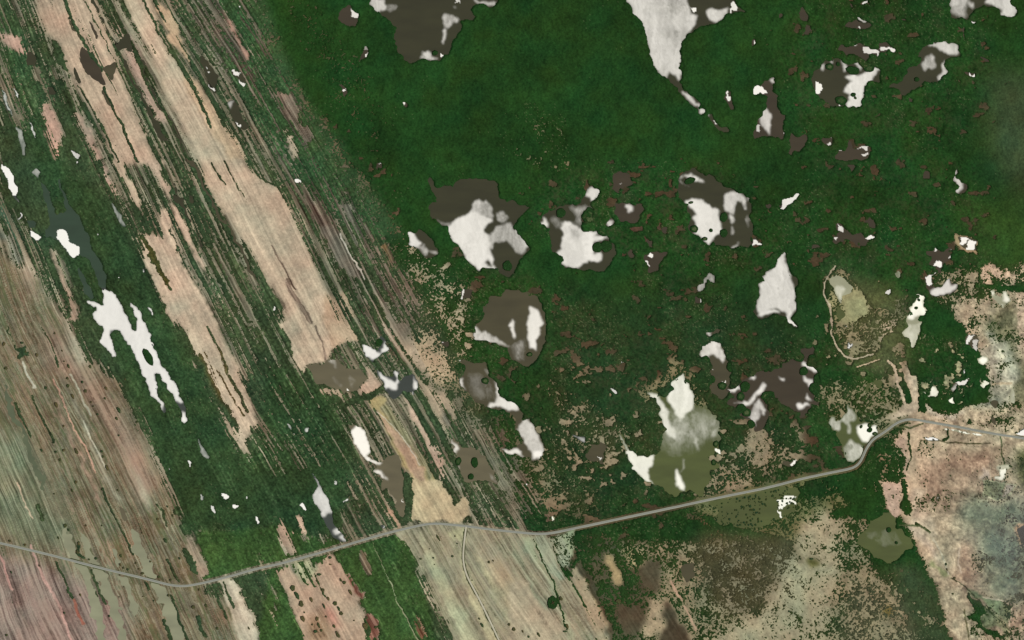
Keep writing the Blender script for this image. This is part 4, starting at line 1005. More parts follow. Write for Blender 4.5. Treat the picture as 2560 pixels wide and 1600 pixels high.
W 02 s 1.2 : 20,600 50,640 120,800 200,1000 290,1200 320,1310 400,1490 430,1600 410,1600 340,1450 280,1270 180,1040 90,850 40,720
W 03 o .3 : 1120,240 1170,270 1210,380 1190,400 1150,330
g .95 .8 : 1205,448 1225,452 1215,468
'''
# ------------------------------------------------------------------ paint the map
def rgb(s): return np.array([float(v) for v in s.split(',')], np.float32)
D = np.ones((H, Wd), np.float32); S = np.zeros((H, Wd), np.float32); V = np.zeros((H, Wd), np.float32); P = np.zeros((H, Wd), np.float32)
Gc = np.empty((H, Wd, 3), np.float32); Gc[:] = rgb('74,62,44')
Cc = np.empty((H, Wd, 3), np.float32); Cc[:] = rgb('29,70,28')
Wm = np.zeros((H, Wd), np.float32); Wid = np.zeros((H, Wd), np.int32)
Wc = np.empty((H, Wd, 3), np.float32); Wc[:] = rgb(PAL['d']); Gl = np.zeros((H, Wd), np.float32)
X0 = lambda q: q[:, 0].mean()
waters = []; cur = None; LEV = np.zeros((H, Wd), np.float32)
def mix(a, w, m, c):
    if a.ndim == 3: a[w] = a[w]*(1-m[..., None])+c*m[..., None]
    else: a[w] = a[w]*(1-m)+c*m
def rank(l): return {'L': 1, 'GL': 2, 'W': 3, 'g': 3, 'B': 3}.get(l.split(' ', 1)[0], 0)
for ln in sorted(MAP.strip().splitlines(), key=rank):
    head, body = ln.split(' : '); h = head.split(); k = h[0]
    if k == 'g':
        pts = tile(cur[0], body); w, mm = poly(pts, 0.8, float(h[2])*1.1)
        mm = mm*(Wid[w] == cur[1]); mix(Gl, w, mm, float(h[1])); continue
    pts = tile(h[1], body)
    if k == 'D' and float(h[2]) < .3 and X0(pts) < 1100 and float(h[3]) < 5: h[3] = '5'
    if len(pts) < 3 and k not in ('L', 'GL', 'B'): continue
    if k in 'DSPGCV' and len(k) == 1:
        w, mm = poly(pts, 1.0, float(h[3]))
        if k == 'D': mix(D, w, mm, float(h[2]))
        if k == 'S': mix(S, w, mm, float(h[2]))
        if k == 'V': mix(V, w, mm, float(h[2]))
        if k == 'P': mix(P, w, mm, float(h[2]))
        if k == 'G': mix(Gc, w, mm, rgb(h[2])); P[w] *= 1-0.75*mm
        if k == 'C': mix(Cc, w, mm, rgb(h[2]))
    elif k == 'L':
        w, mm = line(pts, float(h[3])*0.74, .45, 3); D[w] = np.maximum(D[w], mm*min(1, float(h[2])+.035))
    elif k == 'GL':
        w, mm = line(pts, float(h[3])*0.8, 0.4); mix(Gc, w, mm, rgb(h[2])); D[w] *= 1-mm; P[w] *= 1-mm
        if h[1] in ('31', '32', '33') and rgb(h[2])[0] > 150: LEV[w] = np.maximum(LEV[w], mm)
    elif k in 'WB':
        n = len(waters)+1
        if k == 'W':
            w, mm = poly(pts, float(h[3]), 0); x, y = pts[:, 0], pts[:, 1]
            area = abs(np.dot(x, np.roll(y, 1))-np.dot(y, np.roll(x, 1)))/2
        else: w, mm = line(pts, float(h[3]), 0.8); mm = (mm > .5).astype(np.float32); area = -1
        on = mm > .5
        if area > 0 and area < 1500: mm, on = np.maximum(mm, 0), on
        Wid[w][on] = n; Wm[w] = np.maximum(Wm[w], mm); Gl[w][on] = 0
        Wc[w] = np.where(blur(mm, 1)[..., None] > .02, rgb(PAL[h[2]]), Wc[w])
        waters.append((area, h[1], h[2], pts)); cur = (h[1], n)
# round mangrove islands standing in the water: cx, cy, rx, ry (pixels of the tile)
ISL = '''10 1690,500,30,24 30 580,630,42,32 30 660,605,22,18 30 800,665,68,40 30 955,645,55,36 30 805,895,26,20 30 825,925,14,12 30 690,950,60,42
32 290,350,55,45 32 425,370,48,44 32 335,485,42,38 32 510,440,42,50 32 500,560,50,50 32 445,650,50,60 32 130,970,84,90 32 430,880,66,56 32 540,1030,60,58 32 605,1125,50,48 32 15,740,58,70 32 -15,450,40,40 22 1830,600,45,60 22 1822,395,50,58 22 2075,440,50,52 21 1310,665,60,95 21 1195,862,58,46 21 1215,1010,70,60 21 1400,480,90,66 21 1310,380,60,50 22 40,520,60,54 12 1925,455,56,50 30 1405,750,26,22 11 2375,1000,46,50 21 460,500,46,46 21 735,540,72,88 21 860,670,64,48 21 805,825,50,48 21 890,815,56,56 21 395,930,42,44
21 1680,195,56,30 21 2000,540,38,46 21 1720,650,42,34 21 1690,402,24,12 21 1880,665,18,18 21 1820,745,30,18 21 2000,690,40,38 31 1415,1290,20,16
31 1400,1398,18,14 31 1425,1322,16,12 22 1885,562,38,36 22 1985,622,44,36 22 2200,630,48,52 22 2160,722,42,38 22 2165,835,52,42 22 2215,875,46,38
22 2405,720,50,52 22 2258,985,42,38 22 2430,1010,46,44 22 2755,482,44,38 22 2840,365,44,44 22 2900,440,36,38 22 2895,560,50,56 22 2860,640,52,56
22 2065,340,42,40 32 960,998,24,18 32 960,1040,28,22 32 1010,1075,26,18 32 880,1008,18,12 12 1930,460,50,46 12 1160,215,34,40 12 1215,430,0,0
12 1910,1335,30,40 12 2065,1345,34,50 12 2030,1480,30,28 22 165,325,30,20 22 1925,1170,26,30 22 1905,1345,30,24 33 1140,470,26,24 33 1212,592,16,14
22 320,395,60,52 22 455,360,40,40 12 2165,575,38,30 20 2505,830,40,38 31 1070,1045,70,40 11 1595,345,60,56 11 1795,200,56,46 22 560,2000,0,0'''
toks = ISL.split(); islands = []
for c, v in zip(toks[::2], toks[1::2]):
    x, y, rx, ry = map(float, v.split(',')); 
    if rx == 0: continue
    p = tile(c, f'{x},{y}')[0]; islands.append((p[0], p[1], rx*640/2419, ry*640/2419))
LONGISL = tile('02', '1340,255 1380,250 1430,310 1440,370 1455,420 1430,450 1400,420 1370,370 1350,300')

# tree cover from density and grain
iso = fbm(X/3.6, Y/3.6, 101, 3, .8)*0.8+fbm(X/24, Y/24, 111, 2)*0.38
stk = sfbm(230, 8, 121, 4, .9)*0.92+fbm(X/4.5, Y/4.5, 131, 2, .8)*0.36
n = uni(iso*(1-S)+stk*S)
def worley(size, seed):
    rs = np.random.RandomState(seed); jx = rs.rand(256, 256).astype(np.float32); jy = rs.rand(256, 256).astype(np.float32); jr = rs.rand(256, 256).astype(np.float32)
    u = X/size; v = Y/size; iu = np.floor(u).astype(np.int32); iv = np.floor(v).astype(np.int32); best = np.full(X.shape, 9, np.float32); who = np.zeros(X.shape, np.float32)
    for dj in (-1, 0, 1):
        for di in (-1, 0, 1):
            a = (iu+di) & 255; b = (iv+dj) & 255
            d = np.hypot(iu+di+jx[b, a]-u, iv+dj+jy[b, a]-v)/(.55+.6*jr[b, a]); t = d < best
            best = np.where(t, d, best); who = np.where(t, jr[a, b], who)
    return best, who
w1, who1 = worley(30, 501); w2_, who2 = worley(13, 502)
clump = np.minimum(w1, w2_*1.15)
VE = np.clip((X-900)/150, 0, 1)*(1-S)
# glades: brown wet mud between the clumps
glade = fbm(X/30, Y/22, 521, 4, .6)+.9*(clump-.75)
ch_ = np.abs(fbm(X/62+.3*iso, Y/80, 551, 3)); ez = np.clip((X-2150)/120, 0, 1)*np.clip((Y-640)/60, 0, 1)*(D < .5)*(P == 0)*(S < .1)
D = np.maximum(D, ez*np.clip(1-ch_*9, 0, 1)*.93*(fbm(X/110, Y/110, 561, 2) > -.2)); D = np.maximum(D, ez*(.16+.14*np.clip(fbm(X/70, Y/70, 571, 3), 0, 2)))
D = np.where(V > .02, np.minimum(D, 1-np.clip((glade-(1.5-1.0*V))*3, 0, 1)*.98), D)
n = np.clip(n*(1-.35*VE)+.35*VE*np.clip(clump, 0, 1), 0, 1)
md = (D-n)*2.2+np.where(D > .97, 1.0, 0)
md = np.where(D > .9, np.maximum(md, (D-.9)*6+(D-n)*2.2), md)
wb = blur(Wm, 1)
cw = (0.5-wb)*2.0
wbig = blur(Wm, 3); over = (.30+.62*(1-np.clip(w1, 0, 1)*1.5)-wbig)*2.5*(VE > .3)*(D > .8)
cw = np.maximum(cw, np.where((wbig > .02) & (wbig < .97), over, cw))
M = np.minimum(md, cw*1.2)
# the causeway and its side road keep their strip clear
def cat(*parts): return np.concatenate([tile(c, s) for c, s in parts])
ROAD = cat(('03', '-260,540 0,595 300,665 540,725 1000,845 1350,925 1600,993 1720,1005 1850,988 2100,930'), ('13', '0,838 240,788 560,700 900,600 1200,510 1450,450 1600,417 1700,410 1800,418 1960,432 2200,465'),
           ('23', '0,488 200,508 340,510 600,455 1000,370 1500,265 2000,155'), ('32', '0,1585 300,1503 550,1450 750,1412 830,1385 880,1330 920,1230 960,1165 1000,1120 1100,1060 1200,980 1280,945 1360,935 1500,960 1800,1010 2100,1070 2419,1117 2700,1165'))
SIDE = cat(('13', '1985,440 1972,540 1960,640 1955,760 1980,880 2040,1000 2110,1130 2180,1270 2270,1460 2330,1590 2400,1720'),)
BANKH = np.zeros((H, Wd), np.float32)
for L_, wd in ((ROAD, 15), (SIDE, 9)):
    w, mm = line(L_, wd, 0.1, 3); BANKH[w] = np.maximum(BANKH[w], mm)
M = np.minimum(M, 1.2-2.6*BANKH)
M = blur(M, 0.4)

# ------------------------------------------------------------------ colours
def lin(c):
    c = np.clip(c, 0, 255)/255.0
    return np.where(c <= .04045, c/12.92, ((c+.055)/1.055)**2.4).astype(np.float32)
# savannah streaks
pal = np.array([[112,116,80],[142,128,98],[148,124,98],[92,82,56],[128,114,92],[156,146,116],[116,102,74],[98,100,66],[118,118,86],[162,138,112],[150,146,116],[134,112,86],[84,72,48],[148,126,98],[172,164,132]], np.float32)
s1 = uni(sfbm(520, 15, 141, 3, .8)); s2 = uni(sfbm(200, 5, 151, 3, .85)); s3 = uni(fbm(X/14, Y/14, 157, 3))
t = (s1*0.62+s2*0.32+s3*.08)*(len(pal)-1)*1.2-0.9
t = np.clip(t, 0, len(pal)-1.001); i = t.astype(int); f = (t-i); f = np.clip((f-.25)*2, 0, 1)[..., None]
sav = (pal[i]*(1-f)+pal[i+1]*f)*.91
Gc = Gc*(1-P[..., None]*.85)+sav*P[..., None]*.85
eastw0 = np.clip((X-2200)/120, 0, 1)*np.clip((Y-640)/60, 0, 1); g1 = fbm(X/40, Y/40, 161, 4); g2 = fbm(X/9, Y/9, 171, 3, .7); gs = sfbm(260, 7, 181, 4, .8); gh = fbm(X/55, Y/55, 191, 3); g3 = fbm(X/3, Y/3, 195, 2, .8)
va = 1+0.035*g1+0.045*g2*(1-.5*S)+0.06*gs*S+0.04*g3+.05*g2*eastw0
lit = (np.clip((D-.35)*1.8, 0, 1)*.45*(1-S)*(Wm < .5))[..., None]; Gc = Gc*(1-lit)+np.array([92, 90, 62], np.float32)*lit; mg = Gc.mean(2, keepdims=True); Gc = np.where(S[..., None] > .3, mg+(Gc-mg)*(.86+.14*P[..., None]), Gc); Gc = Gc*va[..., None]; Gc *= np.array([.95, .98, 1.0], np.float32); belt = (S*(1-P)*np.clip((155-Gc[..., 0])/25, 0, 1))[..., None]; Gc += belt*(26*sfbm(120, 5, 183, 4, .9)[..., None]*np.array([1, .95, .85], np.float32)+4); Gc[..., 0] += 2.5*gh; Gc[..., 1] += -1.0*gh; Gc[..., 2] += -1*gh
sandy = np.clip((Gc[..., 0]-140)/40, 0, 1)*(S > .5)
eastw = np.clip((X-2250)/120, 0, 1)*np.clip((Y-700)/60, 0, 1)
Gc *= (1-eastw[..., None]*np.array([.10, .055, .055], np.float32)); e1 = np.abs(fbm((X+30*gh)/48, (Y+30*g1)/60, 201, 4)); e3 = np.abs(fbm((X+12*gh)/17, (Y+10*g1)/22, 205, 3)); e2 = fbm((X+20*g1)/30, (Y+20*gh)/45, 211, 4, .65)
Gc += (eastw*(np.clip(1-e1*4, 0, 1)*30-22*np.clip(1-e3*4, 0, 1)-1+11*e2))[..., None]*np.array([1, .95, .8], np.float32)
Gc[..., 0] += eastw*3*fbm(X/60, Y/60, 215, 3)
# foliage
c1 = fbm(X/120, Y/120, 221, 4); c2 = fbm(X/22, Y/22, 231, 3); c3 = fbm(X/4, Y/4, 241, 2, .9); c4 = fbm(X/60, Y/60, 251, 3)
Sf = S*np.clip((.985-D)/.1, .38, 1)
dk = 1+0.045*c1+0.045*c2+(.065+.05*np.maximum(V, S))*c3
dk = dk+Sf*0.05*gs
sb = .75*sfbm(110, 6, 253, 3, .9)+.5*fbm(X/5, Y/5, 257, 2); Cc = Cc*np.array([1.12, .875, .97], np.float32); Cc = Cc*dk[..., None]; Cc = Cc*(1+.11*Sf*sb)[..., None]; Cc += (Sf*np.clip(sb-.8, 0, 2))[..., None]*np.array([26, 24, 20], np.float32)
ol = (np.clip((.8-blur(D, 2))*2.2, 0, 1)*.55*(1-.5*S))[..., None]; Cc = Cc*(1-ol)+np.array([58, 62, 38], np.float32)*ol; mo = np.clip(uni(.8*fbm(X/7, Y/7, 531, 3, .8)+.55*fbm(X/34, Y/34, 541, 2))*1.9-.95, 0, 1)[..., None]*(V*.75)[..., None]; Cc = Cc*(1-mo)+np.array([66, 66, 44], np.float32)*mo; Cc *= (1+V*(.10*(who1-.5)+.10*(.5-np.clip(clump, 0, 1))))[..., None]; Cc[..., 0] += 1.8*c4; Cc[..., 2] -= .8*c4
# pale bare crowns scattered through the mangrove
spk = uni(fbm(X/2.6, Y/2.6, 261, 2, .9)); patch = uni(fbm(X/70, Y/70, 271, 3))
sp = (spk > 1-.02*np.clip((patch-.45)*3, 0, 1)-.07*np.clip(V+.6*Sf+.8*np.clip((.99-D)*4, 0, 1), 0, 1)*np.clip((patch-.2)*2, 0, 1)) & (D > .45)
Cc[sp] = Cc[sp]*.62+np.array([150, 142, 108], np.float32)*.38
# water
wn = fbm(X/60, Y/18, 281, 3); w2 = fbm(X/6+0.8*WY/6, Y/22+WX/8, 291, 4, .75); w3 = fbm(X/16+WX/10, Y/45+WY/10, 301, 3)
Wc = Wc*(1+.03*wn)[..., None]
mid = np.clip(1-np.abs(Gl*2-1), 0, 1)
Gl2 = np.clip(Gl+(.012*w2+.03*w3)*(Gl > .02)*(1.0-.4*(Gl > .9))+mid*(.035*w2+.06*w3), 0, 1)
Gl2 = np.where(Gl < .03, 0, Gl2)
# glint -> roughness of the ruffled surface, from the facet distribution at this sun angle
thh = (SUNZ-TILT)/2; tt = math.tan(thh)**2
ra = np.linspace(.03, math.sqrt(math.sqrt(tt)), 200); a2 = ra**4
Dg = 1/(math.pi*a2*(1+tt/a2)**2); Dg = Dg/Dg.max()
target = Gl2**1.25*np.where(Gl > .96, .95, .87)
rough = np.interp(target, Dg, ra).astype(np.float32)

# ------------------------------------------------------------------ heights
hn = fbm(X/4.2, Y/4.2, 311, 2, .9); hn2 = fbm(X/12, Y/12, 321, 3); 
Hc = 6.5-2.5*S                                        # mangrove stands higher than ridge scrub
rise = np.clip(M/0.55, 0, 1)
Zc = -1.6+(Hc+1.2)*np.sqrt(rise)+rise*(1.25*hn+1.1*hn2*(1-.4*S)+VE*(.35+.65*V)*2.6*(.55-np.clip(clump, 0, 1)**2))
Zg = 0.25+.25*g1*.5+0.15*g2-wb*2.2+BANKH*1.2+LEV*1.0
Zw = -0.55

# ------------------------------------------------------------------ meshes
def material(name, attr=None, color=None, rough_=1.0, spec=0.0, noise=0.0, scale=.25, bump=0.0):
    mt = bpy.data.materials.new(name); mt.use_nodes = True; t = mt.node_tree; b = t.nodes['Principled BSDF']
    b.inputs['Roughness'].default_value = rough_; b.inputs['Specular IOR Level'].default_value = spec
    if attr:
        a = t.nodes.new('ShaderNodeAttribute'); a.attribute_name = attr; src = a.outputs['Color']
    else:
        a = t.nodes.new('ShaderNodeRGB'); a.outputs[0].default_value = (*lin(np.array(color, float)), 1); src = a.outputs[0]
    if noise:
        tc = t.nodes.new('ShaderNodeNewGeometry'); nz = t.nodes.new('ShaderNodeTexNoise'); nz.inputs['Scale'].default_value = scale
        nz.inputs['Detail'].default_value = 4; t.links.new(tc.outputs['Position'], nz.inputs['Vector'])
        mr = t.nodes.new('ShaderNodeMapRange'); mr.inputs[1].default_value = .3; mr.inputs[2].default_value = .7
        mr.inputs[3].default_value = 1-noise; mr.inputs[4].default_value = 1+noise
        t.links.new(nz.outputs[0], mr.inputs[0])
        vm = t.nodes.new('ShaderNodeVectorMath'); vm.operation = 'SCALE'
        t.links.new(src, vm.inputs[0]); t.links.new(mr.outputs[0], vm.inputs['Scale']); src = vm.outputs[0]
        if bump:
            bm = t.nodes.new('ShaderNodeBump'); bm.inputs['Distance'].default_value = bump; bm.inputs['Strength'].default_value = .6
            t.links.new(nz.outputs[0], bm.inputs['Height']); t.links.new(bm.outputs[0], b.inputs['Normal'])
    t.links.new(src, b.inputs['Base Color'])
    return mt
M_ground = material('bare_ground', 'col', noise=.07, scale=.12)
M_canopy = material('foliage', 'col', noise=.16, scale=.16, bump=1.5)
M_water = material('turbid_water', 'col')
tw = M_water.node_tree; bw = tw.nodes['Principled BSDF']; at = tw.nodes.new('ShaderNodeAttribute'); at.attribute_name = 'rough'
tw.links.new(at.outputs['Fac'], bw.inputs['Roughness']); bw.inputs['IOR'].default_value = 1.333; bw.inputs['Specular IOR Level'].default_value = 0.5

GX, GY = ground(X, Y)
def setprops(o, label=None, cat=None, kind=None, group=None):
    if label: o['label'] = label
    if cat: o['category'] = cat
    if kind: o['kind'] = kind
    if group: o['group'] = group
    return o
ntri = 0
def sheet(name, cells, Z, col, mat, rough=None, smooth=True, x0=0, y0=0):
    """cells: boolean (h-1, w-1) of grid quads, placed at row y0 / column x0 of the big grid"""
    global ntri
    jj, ii = np.nonzero(cells)
    if len(jj) == 0: return None
    jj = jj+y0; ii = ii+x0
    q = np.stack([jj*Wd+ii, (jj+1)*Wd+ii, (jj+1)*Wd+ii+1, jj*Wd+ii+1], 1)
    used, inv = np.unique(q, return_inverse=True); inv = inv.reshape(-1)
    z = Z.reshape(-1)[used] if isinstance(Z, np.ndarray) else np.full(len(used), Z)
    co = np.stack([GX.reshape(-1)[used], GY.reshape(-1)[used], z], 1).astype(np.float32)
    me = bpy.data.meshes.new(name); nf = len(jj)
    me.vertices.add(len(co)); me.vertices.foreach_set('co', co.ravel())
    me.loops.add(nf*4); me.loops.foreach_set('vertex_index', inv.astype(np.int32))
    me.polygons.add(nf); me.polygons.foreach_set('loop_start', np.arange(0, nf*4, 4, dtype=np.int32))
    me.polygons.foreach_set('use_smooth', np.full(nf, smooth))
    me.update(calc_edges=True)
    ca = me.color_attributes.new('col', 'FLOAT_COLOR', 'POINT')
    c4_ = np.ones((len(used), 4), np.float32); c4_[:, :3] = col.reshape(-1, 3)[used]
    ca.data.foreach_set('color', c4_.ravel())
    if rough is not None:
        ra_ = me.attributes.new('rough', 'FLOAT', 'POINT'); ra_.data.foreach_set('value', rough.reshape(-1)[used].astype(np.float32))
    me.materials.append(mat); o = bpy.data.objects.new(name, me); scene.collection.objects.link(o); ntri += nf*2
    return o
def cellmax(a): return np.maximum(np.maximum(a[:-1, :-1], a[1:, :-1]), np.maximum(a[:-1, 1:], a[1:, 1:]))
def cellmin(a): return np.minimum(np.minimum(a[:-1, :-1], a[1:, :-1]), np.minimum(a[:-1, 1:], a[1:, 1:]))

canopy = cellmax(M) > 0.0
deep = cellmin(blur(np.clip(M, 0, .5), 1)) > .42
land = ~deep & ~(cellmin(blur(Wm, 2)) > .999)
setprops(sheet('ground', land, Zg, lin(Gc), M_ground), 'bare sand, mud flats and streaked savannah', kind='structure')
LC = lin(Cc)
north = X+0*Y; cx = (X[:-1, :-1]); cy = Y[:-1, :-1]
west = S[:-1, :-1] > .5; road_y = np.interp(gx, ROAD[:, 0], ROAD[:, 1])[None, :-1]
for nm, lab, ct, msk in (
    ('mangrove_forest', 'unbroken dark green mangrove forest around the lagoons', 'forest', ~west & (cy < road_y)),
    ('ridge_scrub', 'green scrub growing in long slanting rows on the sand ridges', 'scrub', west & (cy < road_y)),
    ('swamp_scrub', 'mottled grey green scrub over tan mud south of the causeway', 'scrub', ~west & (cy >= road_y)),
    ('marsh_vegetation', 'bright green marsh and shrub rows south of the causeway in the west', 'marsh', west & (cy >= road_y))):
    setprops(sheet(nm, canopy & msk, Zc, LC, M_canopy), lab, ct, 'stuff')
LW = lin(Wc)
for idx, (area, tl, pc, pts) in enumerate(waters, 1):
    w = window(pts, 24); sub = (Wid[w] == idx)
    if not sub.any(): continue
    # one cell wider, so that the water runs in under its bank
    g = sub.copy()
    for ax in (0, 1):
        for s_ in (-1, 1): g |= np.roll(sub, s_, ax)
    other = (Wid[w] != 0) & ~sub
    cells = (g[:-1, :-1] | g[1:, :-1] | g[:-1, 1:] | g[1:, 1:]) & ~(other[:-1, :-1])
    name = 'creek' if area < 0 else ('lagoon' if area > 2500 else 'pond')
    o = sheet(name, cells, Zw, LW, M_water, rough, x0=w[1].start, y0=w[0].start)
    if o: o['kind'] = 'structure'

# wide plain under and beyond the mapped country, so that it reaches the horizon
me = bpy.data.meshes.new('plain'); hx, hy = 30000, 30000
me.from_pydata([(-hx, -hy, -3.2), (hx, -hy, -3.2), (hx, hy, -3.2), (-hx, hy, -3.2)], [], [(0, 1, 2, 3)])
o = bpy.data.objects.new('plain', me); scene.collection.objects.link(o); o['kind'] = 'structure'
me.materials.append(material('far_forest_floor', color=(44, 72, 38), noise=.25, scale=.01))
print('tris so far', ntri)
# ------------------------------------------------------------------ causeway and roads
def smooth_line(pts, step=6.0):
    p = pts.copy()
    for _ in range(3):
        q = [p[0]]
        for a, b in zip(p[:-1], p[1:]): q += [a*.75+b*.25, a*.25+b*.75]
        q.append(p[-1]); p = np.array(q)
    s = np.concatenate([[0], np.cumsum(np.hypot(*np.diff(p, axis=0).T))])
    t = np.arange(0, s[-1], step)
    return np.stack([np.interp(t, s, p[:, 0]), np.interp(t, s, p[:, 1])], 1)
def ribbon(name, pts, prof, cols, mat, jit=0.0, seed=0):
    """prof: (offset m, height m) across; cols: one colour per profile point"""
    rs = np.random.RandomState(seed)
    gx_, gy_ = ground(pts[:, 0], pts[:, 1]); c = np.stack([gx_, gy_], 1)
    d = np.gradient(c, axis=0); d /= np.linalg.norm(d, axis=1)[:, None]; nrm = np.stack([-d[:, 1], d[:, 0]], 1)
    n, k = len(c), len(prof); v = np.zeros((n, k, 3)); cc = np.ones((n, k, 4))
    edge = [np.convolve(rs.randn(n+4), np.ones(5)/5, 'valid') for _ in range(k)]
    for j, (o_, h_) in enumerate(prof):
        off = o_+edge[j]*jit*(1 if abs(o_) > 4 else .25)
        v[:, j, :2] = c+nrm*off[:, None]; v[:, j, 2] = h_
        cc[:, j, :3] = lin(np.array(cols[j], float)[None, :]*(1+.05*edge[j])[:, None])
    f = [(i*k+j, i*k+j+1, (i+1)*k+j+1, (i+1)*k+j) for i in range(n-1) for j in range(k-1)]
    f = [q[::-1] for q in f] if True else f
    me = bpy.data.meshes.new(name); me.from_pydata(v.reshape(-1, 3).tolist(), [], f); me.update()
    ca = me.color_attributes.new('col', 'FLOAT_COLOR', 'POINT'); ca.data.foreach_set('color', cc.astype(np.float32).ravel())
    me.materials.append(mat); o = bpy.data.objects.new(name, me); scene.collection.objects.link(o)
    return o
rp = smooth_line(ROAD); sp_ = smooth_line(SIDE)
M_bank = material('grassy_bank', 'col', noise=.18, scale=.2); M_road = material('worn_asphalt', 'col', noise=.10, scale=.5)
ribbon('embankment', rp, [(-9.5, -1.0), (-6.4, .9), (-4.3, 1.9), (0, 1.95), (4.3, 1.9), (6.4, .9), (9.5, -1.0)],
       [(52, 60, 36), (80, 88, 60), (122, 124, 102), (122, 124, 102), (118, 120, 98), (58, 64, 42), (44, 52, 32)], M_bank, .9, 1)['kind'] = 'structure'
ribbon('road', rp, [(-4.4, 1.93), (-3.7, 2.03), (-2.9, 2.06), (-2.7, 2.07), (-.5, 2.12), (.5, 2.12), (2.7, 2.07), (2.9, 2.06), (3.7, 2.03), (4.4, 1.93)],
       [(150, 150, 132), (168, 168, 152), (158, 158, 144), (122, 124, 116), (134, 136, 126), (134, 136, 126), (112, 114, 106), (152, 152, 138), (158, 158, 142), (142, 142, 122)], M_road, .3, 2)['kind'] = 'structure'
ribbon('side_embankment', sp_, [(-10, -.2), (-6, 1.3), (-3.2, 2.0), (3.2, 2.0), (6, 1.3), (10, -.2)],
       [(66, 78, 48), (48, 58, 34), (120, 116, 88), (120, 116, 88), (52, 60, 36), (72, 82, 52)], M_bank, .7, 3)['kind'] = 'structure'
ribbon('side_road', sp_, [(-3.1, 2.02), (-2.2, 2.08), (0, 2.12), (2.2, 2.08), (3.1, 2.02)],
       [(176, 172, 148), (186, 180, 158), (166, 162, 142), (188, 182, 160), (174, 168, 144)], M_road, .3, 4)['kind'] = 'structure'

# ------------------------------------------------------------------ trees, bushes, mangrove islands
M_leaf = material('tree_crown', 'col', noise=.25, scale=.35)
M_bark = material('bark', color=(96, 78, 58), noise=.2, scale=2)
def dome(name, seed, rings=7, seg=26, lump=.12, colr=(40, 66, 34), pale=0, flat=.34, raggy=.07):
    """lumpy crown of radius 1 on the xy plane, height 'flat', closed underneath"""
    rs = np.random.RandomState(seed); ph = rs.rand(6)*6.3; v = []; col = []
    for i in range(rings+1):
        u = i/rings
        for j in range(seg):
            a = 2*math.pi*j/seg
            e = 1+raggy*(math.sin(3*a+ph[0])+.8*math.sin(5*a+ph[1])+.6*math.sin(8*a+ph[2]))+.03*rs.randn()
            r = math.sin(u*math.pi/2)**.9*e
            z = flat*(math.cos(u*math.pi/2)**.55 if i < rings else 0)+(flat*lump*rs.randn() if 0 < i < rings-1 else 0)
            z *= (1-.28*max(0, 1-u*1.6)*(1 if pale else .3))
            v.append((r*math.cos(a), r*math.sin(a), max(z, 0)))
            k = 1+.13*rs.randn(); c = np.array(colr, float)*k
            if pale and u < .35: c = c*(1-pale)+np.array([112, 110, 78])*pale*k
            col.append([*lin(c), 1])
    top = len(v); v.append((0, 0, flat*.97)); col.append(col[0]); bot = len(v); v.append((0, 0, -.04)); col.append([*lin(np.array([30., 44, 24])), 1])
    f = []
    for i in range(rings):
        for j in range(seg):
            a_, b_ = i*seg+j, i*seg+(j+1) % seg
            f.append((a_, a_+seg, b_+seg, b_))
    # the first ring has radius zero; it closes on the top vertex
    for j in range(seg): f.append((top, j, (j+1) % seg)); f.append((bot, rings*seg+(j+1) % seg, rings*seg+j))
    me = bpy.data.meshes.new(name); me.from_pydata(v, [], f); me.update()
    me.polygons.foreach_set('use_smooth', np.ones(len(me.polygons), bool))
    ca = me.color_attributes.new('col', 'FLOAT_COLOR', 'POINT'); ca.data.foreach_set('color', np.array(col, np.float32).ravel())
    me.materials.append(M_leaf); return me
def trunk_mesh():
    v = []; f = []
    def limb(p, q, r0, r1):
        b = len(v); p = Vector(p); q = Vector(q); d = (q-p).normalized(); x = d.orthogonal().normalized(); y = d.cross(x)
        for (c, r) in ((p, r0), (q, r1)):
            for k in range(6):
                a = k*math.pi/3; v.append(tuple(c+x*r*math.cos(a)+y*r*math.sin(a)))
        for k in range(6): f.append((b+k, b+(k+1) % 6, b+6+(k+1) % 6, b+6+k))
    limb((0, 0, -.25), (0, 0, .45), .09, .06)
    for k in range(4):
        a = k*1.57+.4; limb((0, 0, .3), (.4*math.cos(a), .4*math.sin(a), .62), .05, .025)
    me = bpy.data.meshes.new('trunk'); me.from_pydata(v, [], f); me.update(); me.materials.append(M_bark); return me
def roots_mesh():
    v = []; f = []; n_ = 48                                  # a ragged skirt of stilt roots under the crown
    for k in range(n_):
        a = k*2*math.pi/n_; r = .93+.03*math.sin(5*k)
        v += [(r*math.cos(a), r*math.sin(a), .12), ((r+.05)*math.cos(a), (r+.05)*math.sin(a), -.05 if k % 2 else .03)]
    for k in range(n_):
        a = 2*k; b = 2*((k+1) % n_); f.append((a, a+1, b+1, b))
    me = bpy.data.meshes.new('prop_roots'); me.from_pydata(v, [], f); me.update(); me.materials.append(M_bark); return me
TR, RT = trunk_mesh(), roots_mesh()
D_ISL = [dome('canopy', 50+i, 8, 34, .07, (33, 58, 28), [0, .5, .3, 0][i], .2, .045) for i in range(4)]
D_TREE = [dome('crown', 70+i, 6, 18, .13, [(66, 72, 44), (54, 70, 44), (84, 78, 50), (72, 72, 46)][i], 0, .55, .09) for i in range(4)]
D_BUSH = [dome('foliage', 90+i, 4, 10, .12, [(44, 62, 34), (38, 58, 36), (54, 64, 36)][i], 0, .5, .12) for i in range(3)]
def base(px, py, z):
    x, y = ground(px, py); return (float(x), float(y), z)
